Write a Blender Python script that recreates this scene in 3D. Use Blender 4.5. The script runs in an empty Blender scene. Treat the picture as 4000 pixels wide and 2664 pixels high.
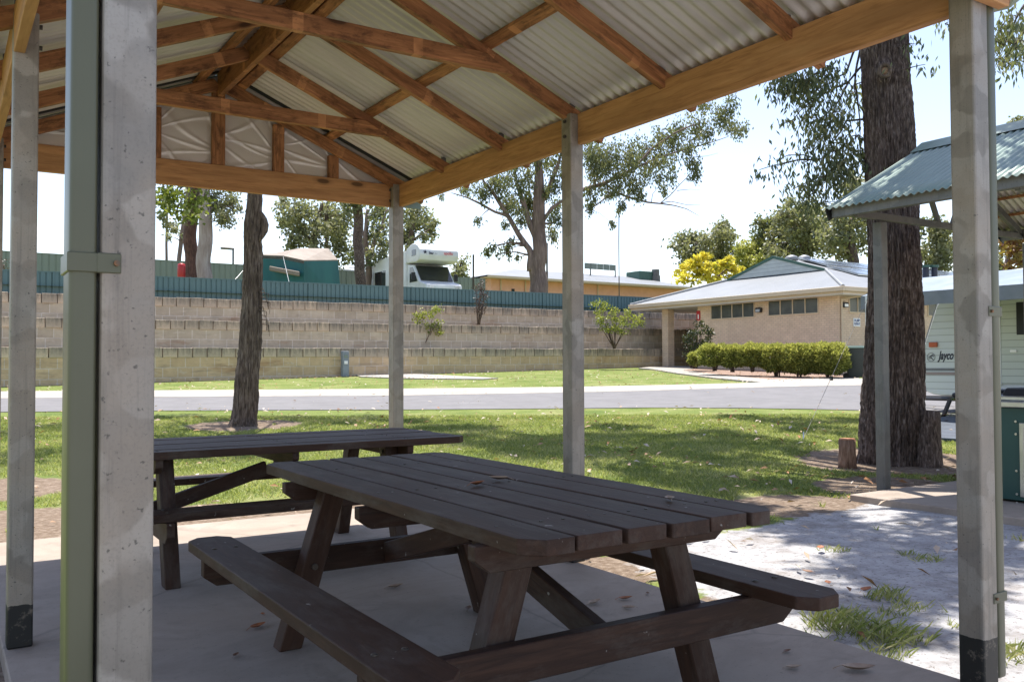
import bpy, bmesh, math, random
import numpy as np
from mathutils import Vector, Matrix, noise as mnoise
rng = np.random.default_rng(7); random.seed(7)
C = bpy.context.scene.collection
sc = bpy.context.scene
# ------------------------------------------------------------------ camera, sky, sun, exposure
F_, PI_, YA_, RO_, H_ = 3475.0922, 0.0268, 0.5726, -0.0034, 1.2211
sa, ca = math.sin(YA_), math.cos(YA_)
Rv = Vector((ca, -sa, 0)); Fh = Vector((sa, ca, 0)); Zv = Vector((0, 0, 1))
Fv = Fh*math.cos(PI_) + Zv*math.sin(PI_); Uv = Zv*math.cos(PI_) - Fh*math.sin(PI_)
cx = Rv*math.cos(RO_) + Uv*math.sin(RO_); cy = -Rv*math.sin(RO_) + Uv*math.cos(RO_)
cam = bpy.data.objects.new('camera', bpy.data.cameras.new('camera')); C.objects.link(cam)
cam.matrix_world = Matrix(((cx.x, cy.x, -Fv.x, 0), (cx.y, cy.y, -Fv.y, 0), (cx.z, cy.z, -Fv.z, H_), (0, 0, 0, 1)))
cam.data.sensor_width = 36; cam.data.lens = F_/4000*36; cam.data.clip_end = 2000; cam.data.clip_start = 0.05
sc.camera = cam
S = Vector((0.13, 0.31, 1.0)).normalized()
EL = math.asin(S.z); AZ = math.atan2(S.x, S.y)
w = bpy.data.worlds.new('World'); sc.world = w; w.use_nodes = True
nt = w.node_tree; bg = nt.nodes['Background']
sky = nt.nodes.new('ShaderNodeTexSky'); sky.sky_type = 'NISHITA'; sky.sun_disc = False
sky.sun_elevation = EL; sky.sun_rotation = AZ; sky.air_density = 1.0; sky.dust_density = 0.7; sky.ozone_density = 1.0
wt = nt.nodes.new('ShaderNodeMix'); wt.data_type = 'RGBA'; wt.blend_type = 'MULTIPLY'; wt.inputs[0].default_value = 1; wt.inputs[7].default_value = (1.08, .95, .90, 1); nt.links.new(sky.outputs[0], wt.inputs[6]); nt.links.new(wt.outputs[2], bg.inputs[0]); bg.inputs[1].default_value = 0.115
sun = bpy.data.objects.new('sun', bpy.data.lights.new('sun', 'SUN')); C.objects.link(sun)
sun.data.energy = 3.7; sun.data.angle = math.radians(0.5); sun.data.color = (1, .95, .87)
sun.rotation_euler = S.to_track_quat('Z', 'Y').to_euler(); sun.location = (5, 10, 30)
sc.view_settings.view_transform = 'Standard'; sc.view_settings.look = 'None'
sc.view_settings.exposure = 1.42; sc.view_settings.gamma = 1
sc.cycles.max_bounces = 8; sc.cycles.diffuse_bounces = 4; sc.cycles.transparent_max_bounces = 4
# ------------------------------------------------------------------ surveying helpers: turn a sighting into a real point
def ray(u, v):
    a = (u-2000)/F_; b = -(v-1332)/F_
    return Fv + cx*a + cy*b
CO = Vector((0, 0, H_))
def atz(u, v, z): d = ray(u, v); return CO + d*((z-H_)/d.z)
def aty(u, v, y): d = ray(u, v); return CO + d*(y/d.y)
def atx(u, v, x): d = ray(u, v); return CO + d*(x/d.x)
def atd(u, v, D): d = ray(u, v); return CO + d*(D/d.dot(Fh))
def gzd(d): t = max(0.0, d-8); return -0.06 + (0.035*t*t/(t+2) if t > 0 else 0)
def gz(x, y): return gzd(x*sa+y*ca)
def gnd(u, v):
    d = ray(u, v); k = d.dot(Fh); D = 1.0
    while D < 150:
        P = CO + d*(D/k)
        if P.z <= gzd(D): return Vector((P.x, P.y, gzd(D)))
        D += 0.04
    return P
D_ = lambda x, y: (x*1.6992, y*1.6992)
def crop(x0, y0, s): return lambda x, y: (x0+x/s, y0+y/s)
K1 = crop(3350, 900, 2.375); K2 = crop(3350, 1500, 2.375); S6 = crop(2500, 950, 2.479); T6 = crop(2500, 650, 2.479)
B6 = crop(1700, 350, 1.884); A2 = crop(600, 640, 1.9625); C3 = crop(2600, 0, 1.682); H3 = crop(3500, 0, 3.136); G4 = crop(3200, 440, 2.944)
CV = crop(1400, 950, 4.28); W6 = crop(1850, 1000, 2.6167); TN = crop(600, 930, 2.944)
# ------------------------------------------------------------------ object helpers
WM = {}
def tag(o, label=None, cat=None, group=None, kind=None):
    if label: o['label'] = label
    if cat: o['category'] = cat
    if group: o['group'] = group
    if kind: o['kind'] = kind
    return o
def thing(name, loc, label, cat, group=None, rz=0):
    o = bpy.data.objects.new(name, None); C.objects.link(o); o.empty_display_size = .2
    M = Matrix.Translation(Vector(loc)) @ Matrix.Rotation(rz, 4, 'Z')
    o.matrix_basis = M; WM[o] = M
    return tag(o, label, cat, group)
def link(name, me, M, parent=None):
    o = bpy.data.objects.new(name, me); C.objects.link(o); WM[o] = M
    if parent is not None: o.parent = parent; o.matrix_basis = WM[parent].inverted() @ M
    else: o.matrix_basis = M
    return o
def npmesh(name, V, Fc, mats, midx=None, smooth=False, tint=None):
    V = np.asarray(V, np.float32).reshape(-1, 3); me = bpy.data.meshes.new(name)
    if isinstance(Fc, np.ndarray):
        n, k = Fc.shape; me.vertices.add(len(V)); me.vertices.foreach_set('co', V.ravel())
        me.loops.add(n*k); me.loops.foreach_set('vertex_index', Fc.ravel().astype(np.int32))
        me.polygons.add(n); me.polygons.foreach_set('loop_start', np.arange(0, n*k, k, dtype=np.int32)); me.polygons.foreach_set('loop_total', np.full(n, k, np.int32))
    else: me.from_pydata([tuple(map(float, v)) for v in V], [], Fc)
    me.update(calc_edges=True)
    for m in (mats if isinstance(mats, (list, tuple)) else [mats]): me.materials.append(m)
    if midx is not None: me.polygons.foreach_set('material_index', np.asarray(midx, np.int32))
    if smooth: me.polygons.foreach_set('use_smooth', np.ones(len(me.polygons), bool))
    if tint is not None:
        a = me.attributes.new('tint', 'FLOAT', 'POINT'); a.data.foreach_set('value', np.asarray(tint, np.float32))
    me.validate(); return me
class MB:
    def __init__(s): s.V = []; s.F = []; s.m = []; s.mi = 0
    def add(s, V, Fc):
        n = len(s.V); s.V += [tuple(v) for v in V]; s.F += [tuple(i+n for i in f) for f in Fc]; s.m += [s.mi]*len(Fc); return s
    def box(s, x0, x1, y0, y1, z0, z1, M=None):
        V = [Vector(p) for p in ((x0,y0,z0),(x1,y0,z0),(x1,y1,z0),(x0,y1,z0),(x0,y0,z1),(x1,y0,z1),(x1,y1,z1),(x0,y1,z1))]
        if M is not None: V = [M @ v for v in V]
        return s.add(V, [(3,2,1,0),(4,5,6,7),(0,1,5,4),(1,2,6,5),(2,3,7,6),(3,0,4,7)])
    def prism(s, poly, d, cap=True):
        n = len(poly); d = Vector(d); A = [Vector(p) for p in poly]; B = [p+d for p in A]
        Fc = [(i, (i+1) % n, (i+1) % n+n, i+n) for i in range(n)]
        if cap: Fc += [tuple(range(n-1, -1, -1)), tuple(range(n, 2*n))]
        return s.add(A+B, Fc)
    def tube(s, P, R, n=8, cap=True):
        P = [Vector(p) for p in P]
        if not hasattr(R, '__len__'): R = [R]*len(P)
        V = []; t0 = (P[1]-P[0]).normalized(); u = t0.cross(Vector((0, 0, 1)))
        if u.length < .1: u = t0.cross(Vector((1, 0, 0)))
        u.normalize()
        for i, p in enumerate(P):
            t = (P[min(i+1, len(P)-1)]-P[max(i-1, 0)]).normalized(); u = (u - t*u.dot(t)).normalized(); v = t.cross(u)
            for k in range(n): a = 2*math.pi*k/n; V.append(p + (u*math.cos(a)+v*math.sin(a))*R[i])
        Fc = [(i*n+k, i*n+(k+1) % n, (i+1)*n+(k+1) % n, (i+1)*n+k) for i in range(len(P)-1) for k in range(n)]
        if cap: Fc += [tuple(range(n-1, -1, -1)), tuple(range((len(P)-1)*n, len(P)*n))]
        return s.add(V, Fc)
    def build(s, name, mats, parent=None, M=None, bevel=0, seg=1, smooth=False):
        if M is None:
            if parent is not None: M = Matrix.Translation(WM[parent].translation)
            else:
                A = np.array(s.V); c = (A.min(0)+A.max(0))/2; M = Matrix.Translation((c[0], c[1], A[:, 2].min()))
            Mi = M.inverted(); V = [Mi @ Vector(v) for v in s.V]
        else: V = s.V
        me = npmesh(name, V, s.F, mats, s.m)
        if bevel:
            bm = bmesh.new(); bm.from_mesh(me)
            es = [e for e in bm.edges if len(e.link_faces) == 2 and e.calc_face_angle(0) > .5]
            bmesh.ops.bevel(bm, geom=es, offset=bevel, segments=seg, affect='EDGES', clamp_overlap=True, profile=.5); bm.to_mesh(me); bm.free()
        if smooth: me.polygons.foreach_set('use_smooth', np.ones(len(me.polygons), bool))
        return link(name, me, M, parent)
def beam(name, p0, p1, wid, hei, mat, parent, up=(0, 0, 1), bevel=.003, skew0=0, skew1=0):
    "board whose grain runs along its own X; wid sideways, hei along up"
    p0 = Vector(p0); p1 = Vector(p1); x = (p1-p0); L = x.length; x.normalize(); y = Vector(up).cross(x).normalized(); z = x.cross(y)
    M = Matrix(((x.x, y.x, z.x, p0.x), (x.y, y.y, z.y, p0.y), (x.z, y.z, z.z, p0.z), (0, 0, 0, 1)))
    m = MB(); a, b = wid/2, hei/2
    V = [(skew0*-b, -a, -b), (L-skew1*-b, -a, -b), (L-skew1*-b, a, -b), (skew0*-b, a, -b), (skew0*b, -a, b), (L-skew1*b, -a, b), (L-skew1*b, a, b), (skew0*b, a, b)]
    m.add(V, [(3,2,1,0),(4,5,6,7),(0,1,5,4),(1,2,6,5),(2,3,7,6),(3,0,4,7)])
    return m.build(name, mat, parent, M, bevel)
def dup_children(src, dst):
    for ch in [c for c in src.children]:
        c = ch.copy(); C.objects.link(c); c.parent = dst; WM[c] = WM[dst] @ ch.matrix_basis
        dup_children(ch, c)
def dup(root, loc, rz, label, group=None):
    r = root.copy(); C.objects.link(r); M = Matrix.Translation(Vector(loc)) @ Matrix.Rotation(rz, 4, 'Z'); r.matrix_basis = M; WM[r] = M
    tag(r, label, None, group); dup_children(root, r); return r
def text(name, s, size, M, mat, parent, ext=.002, shear=0, scx=1.0, bold=0):
    cu = bpy.data.curves.new(name, 'FONT'); cu.body = s; cu.size = size; cu.extrude = ext; cu.shear = shear; cu.offset = bold
    o = bpy.data.objects.new('tmp', cu); C.objects.link(o); bpy.context.view_layer.update()
    me = bpy.data.meshes.new_from_object(o.evaluated_get(bpy.context.evaluated_depsgraph_get())); bpy.data.objects.remove(o)
    me.transform(Matrix.Diagonal((scx, 1, 1, 1))); me.materials.clear(); me.materials.append(mat); me.name = name
    return link(name, me, M, parent)
# ------------------------------------------------------------------ materials
def newmat(name):
    m = bpy.data.materials.new(name); m.use_nodes = True; nt = m.node_tree; return m, nt, nt.nodes['Principled BSDF']
def N(nt, t, **kw):
    n = nt.nodes.new('ShaderNode'+t)
    for k, v in kw.items():
        if k in n.inputs: n.inputs[k].default_value = v
        else: setattr(n, k, v)
    return n
def ramp(nt, fac, stops, interp='LINEAR'):
    r = nt.nodes.new('ShaderNodeValToRGB'); r.color_ramp.interpolation = interp
    e = r.color_ramp.elements
    while len(e) < len(stops): e.new(0.5)
    for i, (p, c) in enumerate(stops): e[i].position = p; e[i].color = (*c, 1) if len(c) == 3 else (c[0],)*3+(1,)
    nt.links.new(fac, r.inputs[0]); return r.outputs[0]
def mix(nt, fac, a, b, mode='MIX'):
    m = nt.nodes.new('ShaderNodeMix'); m.data_type = 'RGBA'; m.blend_type = mode
    for s, v in ((0, fac), (6, a), (7, b)):
        if hasattr(v, 'is_linked') or hasattr(v, 'links'): nt.links.new(v, m.inputs[s])
        else: m.inputs[s].default_value = v if s == 0 else ((*v, 1) if len(v) == 3 else v)
    return m.outputs[2]
def math_(nt, op, a, b=None, clamp=False):
    m = nt.nodes.new('ShaderNodeMath'); m.operation = op; m.use_clamp = clamp
    for i, v in enumerate((a, b)):
        if v is None: continue
        if hasattr(v, 'links'): nt.links.new(v, m.inputs[i])
        else: m.inputs[i].default_value = v
    return m.outputs[0]
def coords(nt, scale=(1, 1, 1), kind='Object', rnd=0):
    tc = nt.nodes.new('ShaderNodeTexCoord'); mp = nt.nodes.new('ShaderNodeMapping'); mp.inputs['Scale'].default_value = scale
    nt.links.new(tc.outputs[kind], mp.inputs[0])
    if rnd:
        oi = nt.nodes.new('ShaderNodeObjectInfo'); c = nt.nodes.new('ShaderNodeCombineXYZ'); v = math_(nt, 'MULTIPLY', oi.outputs['Random'], rnd)
        for i in range(3): nt.links.new(v, c.inputs[i])
        nt.links.new(c.outputs[0], mp.inputs['Location'])
    return mp.outputs[0]
def noi(nt, vec, scale, detail=5, rough=.55, dist=0):
    n = N(nt, 'TexNoise', Scale=scale, Detail=detail, Roughness=rough, Distortion=dist); nt.links.new(vec, n.inputs['Vector']); return n.outputs[0]
def bump(nt, b, h, strength=.3, dist=.01):
    n = N(nt, 'Bump', Strength=strength, Distance=dist); nt.links.new(h, n.inputs['Height']); nt.links.new(n.outputs[0], b.inputs['Normal'])
def simple(name, c1, c2=None, sc_=8, rough=.6, metal=0, bmp=0, bsc=60, stretch=(1, 1, 1), rnd=0, spec=.5):
    m, nt, b = newmat(name); v = coords(nt, stretch, rnd=rnd)
    if c2 is None: c2 = tuple(x*.85 for x in c1)
    f = noi(nt, v, sc_); nt.links.new(ramp(nt, f, [(.35, c1), (.65, c2)]), b.inputs['Base Color'])
    b.inputs['Roughness'].default_value = rough; b.inputs['Metallic'].default_value = metal; b.inputs['Specular IOR Level'].default_value = spec
    if bmp: bump(nt, b, noi(nt, v, bsc), bmp, .003)
    return m
def wood(name, dark, mid, light, bands=True, rough=.62, knots=True, spec=.35, blot=.8):
    m, nt, b = newmat(name); v = coords(nt, (1.2, 14, 14), rnd=37); v2 = coords(nt, (.5, 6, 6), rnd=11); v3 = coords(nt, rnd=53)
    g = noi(nt, v, 3.0, 6, .6, .8); h = noi(nt, v2, 1.1, 3, .5, 1.5)
    col = ramp(nt, g, [(.3, dark), (.5, mid), (.72, light)])
    col = mix(nt, ramp(nt, h, [(.35, (0,)), (.7, (.75,))]), col, tuple(x*.62 for x in mid))
    if bands:
        sx = nt.nodes.new('ShaderNodeSeparateXYZ'); nt.links.new(coords(nt, rnd=.5), sx.inputs[0])
        fr = math_(nt, 'FRACT', math_(nt, 'MULTIPLY', sx.outputs[0], 1.45)); bd = math_(nt, 'LESS_THAN', fr, .085)
        wn = noi(nt, v3, 9, 2); bd = math_(nt, 'MULTIPLY', bd, ramp(nt, wn, [(.35, (.1,)), (.6, (.8,))]))
        col = mix(nt, bd, col, light)
    if knots:
        vo = N(nt, 'TexVoronoi', Scale=1.0, Randomness=1.0); nt.links.new(coords(nt, (1.9, 5.5, 5.5), rnd=23), vo.inputs['Vector'])
        col = mix(nt, ramp(nt, vo.outputs['Distance'], [(.08, (.9,)), (.12, (.3,)), (.20, (0,))]), col, tuple(x*.28 for x in dark))
        st = noi(nt, coords(nt, (1.6, 4, 4), rnd=71), 3.5, 6, .75); col = mix(nt, ramp(nt, st, [(.50, (0,)), (.66, (blot,))]), col, tuple(x*.45 for x in dark))
    if not bands and not knots:
        oi = nt.nodes.new('ShaderNodeObjectInfo'); col = mix(nt, math_(nt, 'MULTIPLY', oi.outputs['Random'], .45), col, tuple(x*2.0 for x in mid))
        col = mix(nt, ramp(nt, noi(nt, coords(nt, (1.2, 3, 3), rnd=91), 2.2, 7, .72), [(.48, (0,)), (.72, (.75,))]), col, (.10, .080, .066))
        col = mix(nt, ramp(nt, noi(nt, coords(nt, (2, 40, 40), rnd=17), 2.0, 4, .7), [(.58, (0,)), (.75, (.6,))]), col, tuple(x*.35 for x in dark))
        col = mix(nt, ramp(nt, noi(nt, coords(nt, rnd=29), 26, 2, .5), [(.73, (0,)), (.76, (.7,))]), col, (.33, .30, .27))
    nt.links.new(col, b.inputs['Base Color']); b.inputs['Roughness'].default_value = rough; b.inputs['Specular IOR Level'].default_value = spec
    bump(nt, b, g, .35, .004); return m
def galv(name, a=(.195, .172, .145), bb=(.35, .318, .278), warm=(.33, .265, .20), paint=None, rough=.5, metal=.22):
    m, nt, b = newmat(name); v = coords(nt, rnd=19)
    dv = N(nt, 'TexNoise', Scale=9.0, Detail=2.0); nt.links.new(v, dv.inputs['Vector'])
    mx = nt.nodes.new('ShaderNodeMix'); mx.data_type = 'VECTOR'; mx.inputs[0].default_value = .09; nt.links.new(v, mx.inputs[4]); nt.links.new(dv.outputs['Color'], mx.inputs[5])
    vo = N(nt, 'TexVoronoi', Scale=12.0); vo.feature = 'SMOOTH_F1'; vo.inputs['Smoothness'].default_value = .22; nt.links.new(mx.outputs[1], vo.inputs['Vector'])
    sx = nt.nodes.new('ShaderNodeSeparateColor'); nt.links.new(vo.outputs['Color'], sx.inputs[0])
    blend = math_(nt, 'ADD', math_(nt, 'MULTIPLY', sx.outputs[0], .55), math_(nt, 'MULTIPLY', noi(nt, v, 6, 7, .7), .45))
    col = ramp(nt, blend, [(.2, a), (.5, tuple((x+y)/2 for x, y in zip(a, bb))), (.8, bb)])
    col = mix(nt, ramp(nt, noi(nt, v, 2.6, 5, .6), [(.42, (0,)), (.66, (.6,))]), col, warm)
    col = mix(nt, ramp(nt, noi(nt, coords(nt, (30, 30, 1.1), rnd=7), 1.5, 5, .7), [(.52, (0,)), (.72, (.45,))]), col, tuple(x*.55 for x in a))
    col = mix(nt, ramp(nt, noi(nt, v, 150, 4, .7), [(.5, (0,)), (.7, (.25,))]), col, tuple(x*.5 for x in a))
    sp = noi(nt, v, 75, 3); col = mix(nt, ramp(nt, sp, [(.66, (0,)), (.72, (.7,))]), col, tuple(x*.3 for x in a))
    if paint:
        tc = nt.nodes.new('ShaderNodeTexCoord'); s2 = nt.nodes.new('ShaderNodeSeparateXYZ'); nt.links.new(tc.outputs['Object'], s2.inputs[0])
        zz = math_(nt, 'ADD', s2.outputs[2], math_(nt, 'MULTIPLY', noi(nt, v, 30, 2), .02))
        pm = math_(nt, 'LESS_THAN', zz, paint+.01)
        sc2 = ramp(nt, noi(nt, v, 22, 5, .7), [(.56, (.012, .012, .011)), (.7, (.16, .13, .1))])
        col = mix(nt, pm, col, sc2); nt.links.new(math_(nt, 'MULTIPLY', math_(nt, 'SUBTRACT', 1.0, pm), metal), b.inputs['Metallic'])
    else: b.inputs['Metallic'].default_value = metal
    nt.links.new(col, b.inputs['Base Color']); b.inputs['Roughness'].default_value = rough
    bump(nt, b, noi(nt, v, 40, 4), .12, .002); return m
M = {}
M['pine'] = wood('treated_pine', (.16, .062, .024), (.37, .155, .060), (.60, .27, .11))
M['pinep'] = wood('plate_pine', (.33, .15, .06), (.50, .245, .10), (.60, .32, .14), bands=False, blot=.12)
M['brown'] = wood('brown_stain', (.021, .009, .0055), (.038, .0170, .0095), (.068, .032, .018), bands=False, rough=.62, knots=False, spec=.3)
M['galv'] = galv('galvanised_post', paint=.185)
M['galv2'] = galv('galvanised_beam', (.11, .11, .105), (.17, .165, .155), (.16, .14, .12))
M['green'] = simple('olive_green_paint', (.105, .105, .062), (.094, .094, .055), 3, .38, 0, .05, 30)
M['greenm'] = simple('rib_green', (.07, .12, .115), None, 3, .5)
M['bolt'] = simple('rusty_bolt', (.14, .1, .07), (.28, .13, .05), 40, .6, .5)
M['boltg'] = simple('grey_bolt', (.05, .045, .042), (.1, .08, .06), 60, .5, .5)
M['black'] = simple('black_rubber', (.012, .012, .013), None, 5, .5)
M['white'] = simple('white_paint', (.78, .79, .8), (.70, .71, .72), 2, .35)
M['glass'] = simple('dark_glass', (.015, .018, .02), (.02, .024, .025), 3, .06, spec=.8)
M['obsc'] = simple('obscured_glass', (.09, .095, .08), (.05, .055, .05), 2.5, .25)
M['red'] = simple('red_paint', (.45, .02, .02), None, 5, .4)
M['steel'] = simple('stainless_steel', (.55, .56, .56), (.45, .46, .46), 6, .28, .9)
M['roofin'] = simple('roof_underside', (.60, .55, .51), (.50, .46, .43), 5, .42, .15, stretch=(.3, 4, 1))
M['roofgreen'] = simple('pale_green_roof', (.20, .27, .235), (.165, .225, .195), 3, .42, .1, stretch=(.4, 2, 1))
M['roofwhite'] = simple('pale_grey_roof', (.25, .26, .275), (.21, .22, .23), .8, .5, .1)
def concrete(name, a, b_, dirt=.5):
    m, nt, b = newmat(name); v = coords(nt)
    col = ramp(nt, noi(nt, v, 1.6, 7, .6), [(.3, a), (.7, b_)])
    col = mix(nt, ramp(nt, noi(nt, v, 70, 3, .6), [(.64, (0,)), (.72, (dirt,))]), col, tuple(x*.3 for x in a))
    col = mix(nt, ramp(nt, noi(nt, v, 3.2, 5, .65, 1), [(.56, (0,)), (.74, (dirt*.8,))]), col, tuple(x*.5 for x in a))
    col = mix(nt, ramp(nt, noi(nt, coords(nt, (1, 1.6, 1)), .9, 8, .7, 2), [(.44, (0,)), (.62, (.5*dirt+.1,))]), col, tuple(x*.62 for x in a))
    ck = N(nt, 'TexVoronoi', Scale=.35); ck.feature = 'DISTANCE_TO_EDGE'; dvv = N(nt, 'TexNoise', Scale=2.0, Detail=6.0); nt.links.new(v, dvv.inputs['Vector'])
    mx = nt.nodes.new('ShaderNodeMix'); mx.data_type = 'VECTOR'; mx.inputs[0].default_value = .12; nt.links.new(v, mx.inputs[4]); nt.links.new(dvv.outputs['Color'], mx.inputs[5]); nt.links.new(mx.outputs[1], ck.inputs['Vector'])
    col = mix(nt, ramp(nt, ck.outputs['Distance'], [(.0, (.45*dirt+.15,)), (.004, (0,))]), col, tuple(x*.35 for x in a))
    nt.links.new(col, b.inputs['Base Color']); b.inputs['Roughness'].default_value = .8
    bump(nt, b, noi(nt, v, 120, 4), .25, .002); return m
M['slab'] = concrete('slab_concrete', (.26, .208, .165), (.345, .285, .235))
M['kerb'] = concrete('kerb_concrete', (.28, .255, .225), (.35, .325, .29), .3)
M['asphalt'] = concrete('asphalt', (.118, .114, .118), (.155, .15, .155), .35)
def bricks(name, c1, c2, mortar, bw, bh, ms, slope=0, stain=None, slump=0):
    m, nt, b = newmat(name); tc = nt.nodes.new('ShaderNodeTexCoord'); sx = nt.nodes.new('ShaderNodeSeparateXYZ'); nt.links.new(tc.outputs['Object'], sx.inputs[0])
    cb = nt.nodes.new('ShaderNodeCombineXYZ'); nt.links.new(math_(nt, 'ADD', sx.outputs[0], sx.outputs[1]), cb.inputs[0])
    zz = math_(nt, 'SUBTRACT', sx.outputs[2], math_(nt, 'MULTIPLY', sx.outputs[0], slope)) if slope else sx.outputs[2]
    nt.links.new(zz, cb.inputs[1])
    br = N(nt, 'TexBrick', Scale=1.0); br.inputs['Mortar Size'].default_value = ms; br.inputs['Mortar Smooth'].default_value = .3
    br.inputs['Brick Width'].default_value = bw; br.inputs['Row Height'].default_value = bh; br.inputs['Bias'].default_value = 0
    for k, c in (('Color1', c1), ('Color2', c2), ('Mortar', mortar)): br.inputs[k].default_value = (*c, 1)
    nt.links.new(cb.outputs[0], br.inputs['Vector']); v = coords(nt)
    col = mix(nt, ramp(nt, noi(nt, v, 2.5, 6, .65), [(.3, (.0,)), (.75, (.55,))]), br.outputs['Color'], tuple(x*.62 for x in c2))
    if stain:
        col = mix(nt, ramp(nt, noi(nt, coords(nt, (.35, .35, 1.6), rnd=41), 1.0, 5, .65), [(.56, (0,)), (.68, (.6,))]), col, stain); col = mix(nt, ramp(nt, noi(nt, coords(nt, (.8, .8, 5), rnd=17), 1.3, 6, .7), [(.54, (0,)), (.7, (.45,))]), col, (.15, .125, .10)); col = mix(nt, ramp(nt, noi(nt, coords(nt, (1.5, 1.5, 3), rnd=29), 1.9, 5, .6), [(.62, (0,)), (.7, (.5,))]), col, (.62, .55, .46))
        # grey lichen streaks hanging from the top edge of each course stack
        top = math_(nt, 'MULTIPLY', math_(nt, 'SUBTRACT', zz, 1.02), 2.6, True)
        col = mix(nt, math_(nt, 'MULTIPLY', top, ramp(nt, noi(nt, coords(nt, (7, 7, .8)), 2, 4, .7), [(.4, (.1,)), (.62, (.85,))])), col, (.10, .095, .08))
    nt.links.new(col, b.inputs['Base Color']); b.inputs['Roughness'].default_value = .85
    hh = math_(nt, 'SUBTRACT', math_(nt, 'MULTIPLY', noi(nt, v, 14, 4), .5), br.outputs['Fac']); bump(nt, b, hh, .6, .012); return m
M['lime2'] = bricks('grey_limestone_blocks', (.60, .515, .38), (.47, .395, .29), (.72, .66, .55), .5, .35, .016, slope=.005, stain=(.30, .15, .065))
M['lime'] = bricks('limestone_blocks', (.68, .50, .31), (.55, .395, .24), (.70, .60, .50), .5, .35, .016, slope=.005, stain=(.27, .125, .045))
def caps():
    m, nt, b = newmat('capping_limestone'); v = coords(nt); tc = nt.nodes.new('ShaderNodeTexCoord'); sx = nt.nodes.new('ShaderNodeSeparateXYZ'); nt.links.new(tc.outputs['Object'], sx.inputs[0])
    bid = math_(nt, 'FLOOR', math_(nt, 'MULTIPLY', sx.outputs[0], 2.0)); wn = N(nt, 'TexWhiteNoise', noise_dimensions='1D'); nt.links.new(bid, wn.inputs['W'])
    col = ramp(nt, wn.outputs['Value'], [(0, (.44, .36, .27)), (.5, (.54, .43, .32)), (1, (.62, .49, .35))])
    st = ramp(nt, noi(nt, coords(nt, (5, 5, .7)), 2.4, 6, .75), [(.36, (.1,)), (.62, (.85,))]); top = math_(nt, 'MULTIPLY', math_(nt, 'SUBTRACT', sx.outputs[2], 1.12), 3.6, True)
    col = mix(nt, math_(nt, 'MULTIPLY', st, top), col, (.105, .098, .088)); col = mix(nt, ramp(nt, noi(nt, v, 9, 5, .7), [(.5, (0,)), (.7, (.4,))]), col, (.2, .16, .12))
    nt.links.new(col, b.inputs['Base Color']); b.inputs['Roughness'].default_value = .9; bump(nt, b, noi(nt, v, 16, 5), .5, .01); return m
M['limecap'] = caps()
M['brick'] = bricks('cream_brick', (.80, .61, .44), (.72, .53, .38), (.50, .39, .30), .24, .086, .008)
M['render'] = simple('apricot_brick', (.80, .45, .33), (.72, .39, .28), 1.5, .8)
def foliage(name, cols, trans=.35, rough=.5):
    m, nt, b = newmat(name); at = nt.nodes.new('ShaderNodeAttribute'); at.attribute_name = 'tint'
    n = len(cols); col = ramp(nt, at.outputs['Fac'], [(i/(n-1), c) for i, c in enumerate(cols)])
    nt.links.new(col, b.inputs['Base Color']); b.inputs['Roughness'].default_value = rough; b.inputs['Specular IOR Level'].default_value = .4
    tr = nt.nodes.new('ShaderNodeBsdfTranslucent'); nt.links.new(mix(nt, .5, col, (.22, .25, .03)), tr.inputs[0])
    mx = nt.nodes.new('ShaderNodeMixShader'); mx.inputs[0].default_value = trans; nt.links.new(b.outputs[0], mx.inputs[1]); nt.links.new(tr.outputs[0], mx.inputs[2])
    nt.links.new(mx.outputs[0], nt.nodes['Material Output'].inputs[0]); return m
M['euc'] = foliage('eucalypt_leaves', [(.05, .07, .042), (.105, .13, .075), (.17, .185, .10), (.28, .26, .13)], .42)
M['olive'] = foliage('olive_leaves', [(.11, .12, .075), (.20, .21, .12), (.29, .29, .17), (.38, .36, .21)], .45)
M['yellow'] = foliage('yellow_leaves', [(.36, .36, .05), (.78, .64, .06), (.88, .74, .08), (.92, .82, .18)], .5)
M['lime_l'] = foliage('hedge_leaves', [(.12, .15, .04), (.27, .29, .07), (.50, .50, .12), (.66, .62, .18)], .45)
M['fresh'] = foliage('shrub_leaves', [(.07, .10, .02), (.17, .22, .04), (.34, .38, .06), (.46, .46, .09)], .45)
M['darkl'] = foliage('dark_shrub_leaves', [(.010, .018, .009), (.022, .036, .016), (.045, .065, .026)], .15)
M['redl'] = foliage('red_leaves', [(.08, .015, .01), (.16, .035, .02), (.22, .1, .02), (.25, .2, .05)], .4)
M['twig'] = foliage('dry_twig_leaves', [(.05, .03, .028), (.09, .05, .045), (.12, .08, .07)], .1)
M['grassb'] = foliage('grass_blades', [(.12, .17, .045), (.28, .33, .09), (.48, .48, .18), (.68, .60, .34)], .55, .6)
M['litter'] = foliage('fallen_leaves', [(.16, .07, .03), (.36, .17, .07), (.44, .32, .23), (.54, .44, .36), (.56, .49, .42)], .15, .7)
def bark(name, a, b_, c, sc_=(14, 14, 2.2)):
    m, nt, b = newmat(name); v = coords(nt, sc_); n1 = noi(nt, v, 1.6, 8, .68, .5)
    col = ramp(nt, n1, [(.36, a), (.52, b_), (.68, c)]); col = mix(nt, ramp(nt, noi(nt, coords(nt), 1.3, 3), [(.4, (0,)), (.7, (.5,))]), col, a)
    nt.links.new(col, b.inputs['Base Color']); b.inputs['Roughness'].default_value = .9; bump(nt, b, n1, .9, .03); return m
M['bark'] = bark('rough_dark_bark', (.026, .016, .012), (.135, .092, .073), (.33, .265, .23), (22, 22, 5))
M['bark2'] = bark('brown_bark', (.035, .022, .015), (.15, .105, .078), (.30, .235, .19), (20, 20, 2.6))
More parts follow.
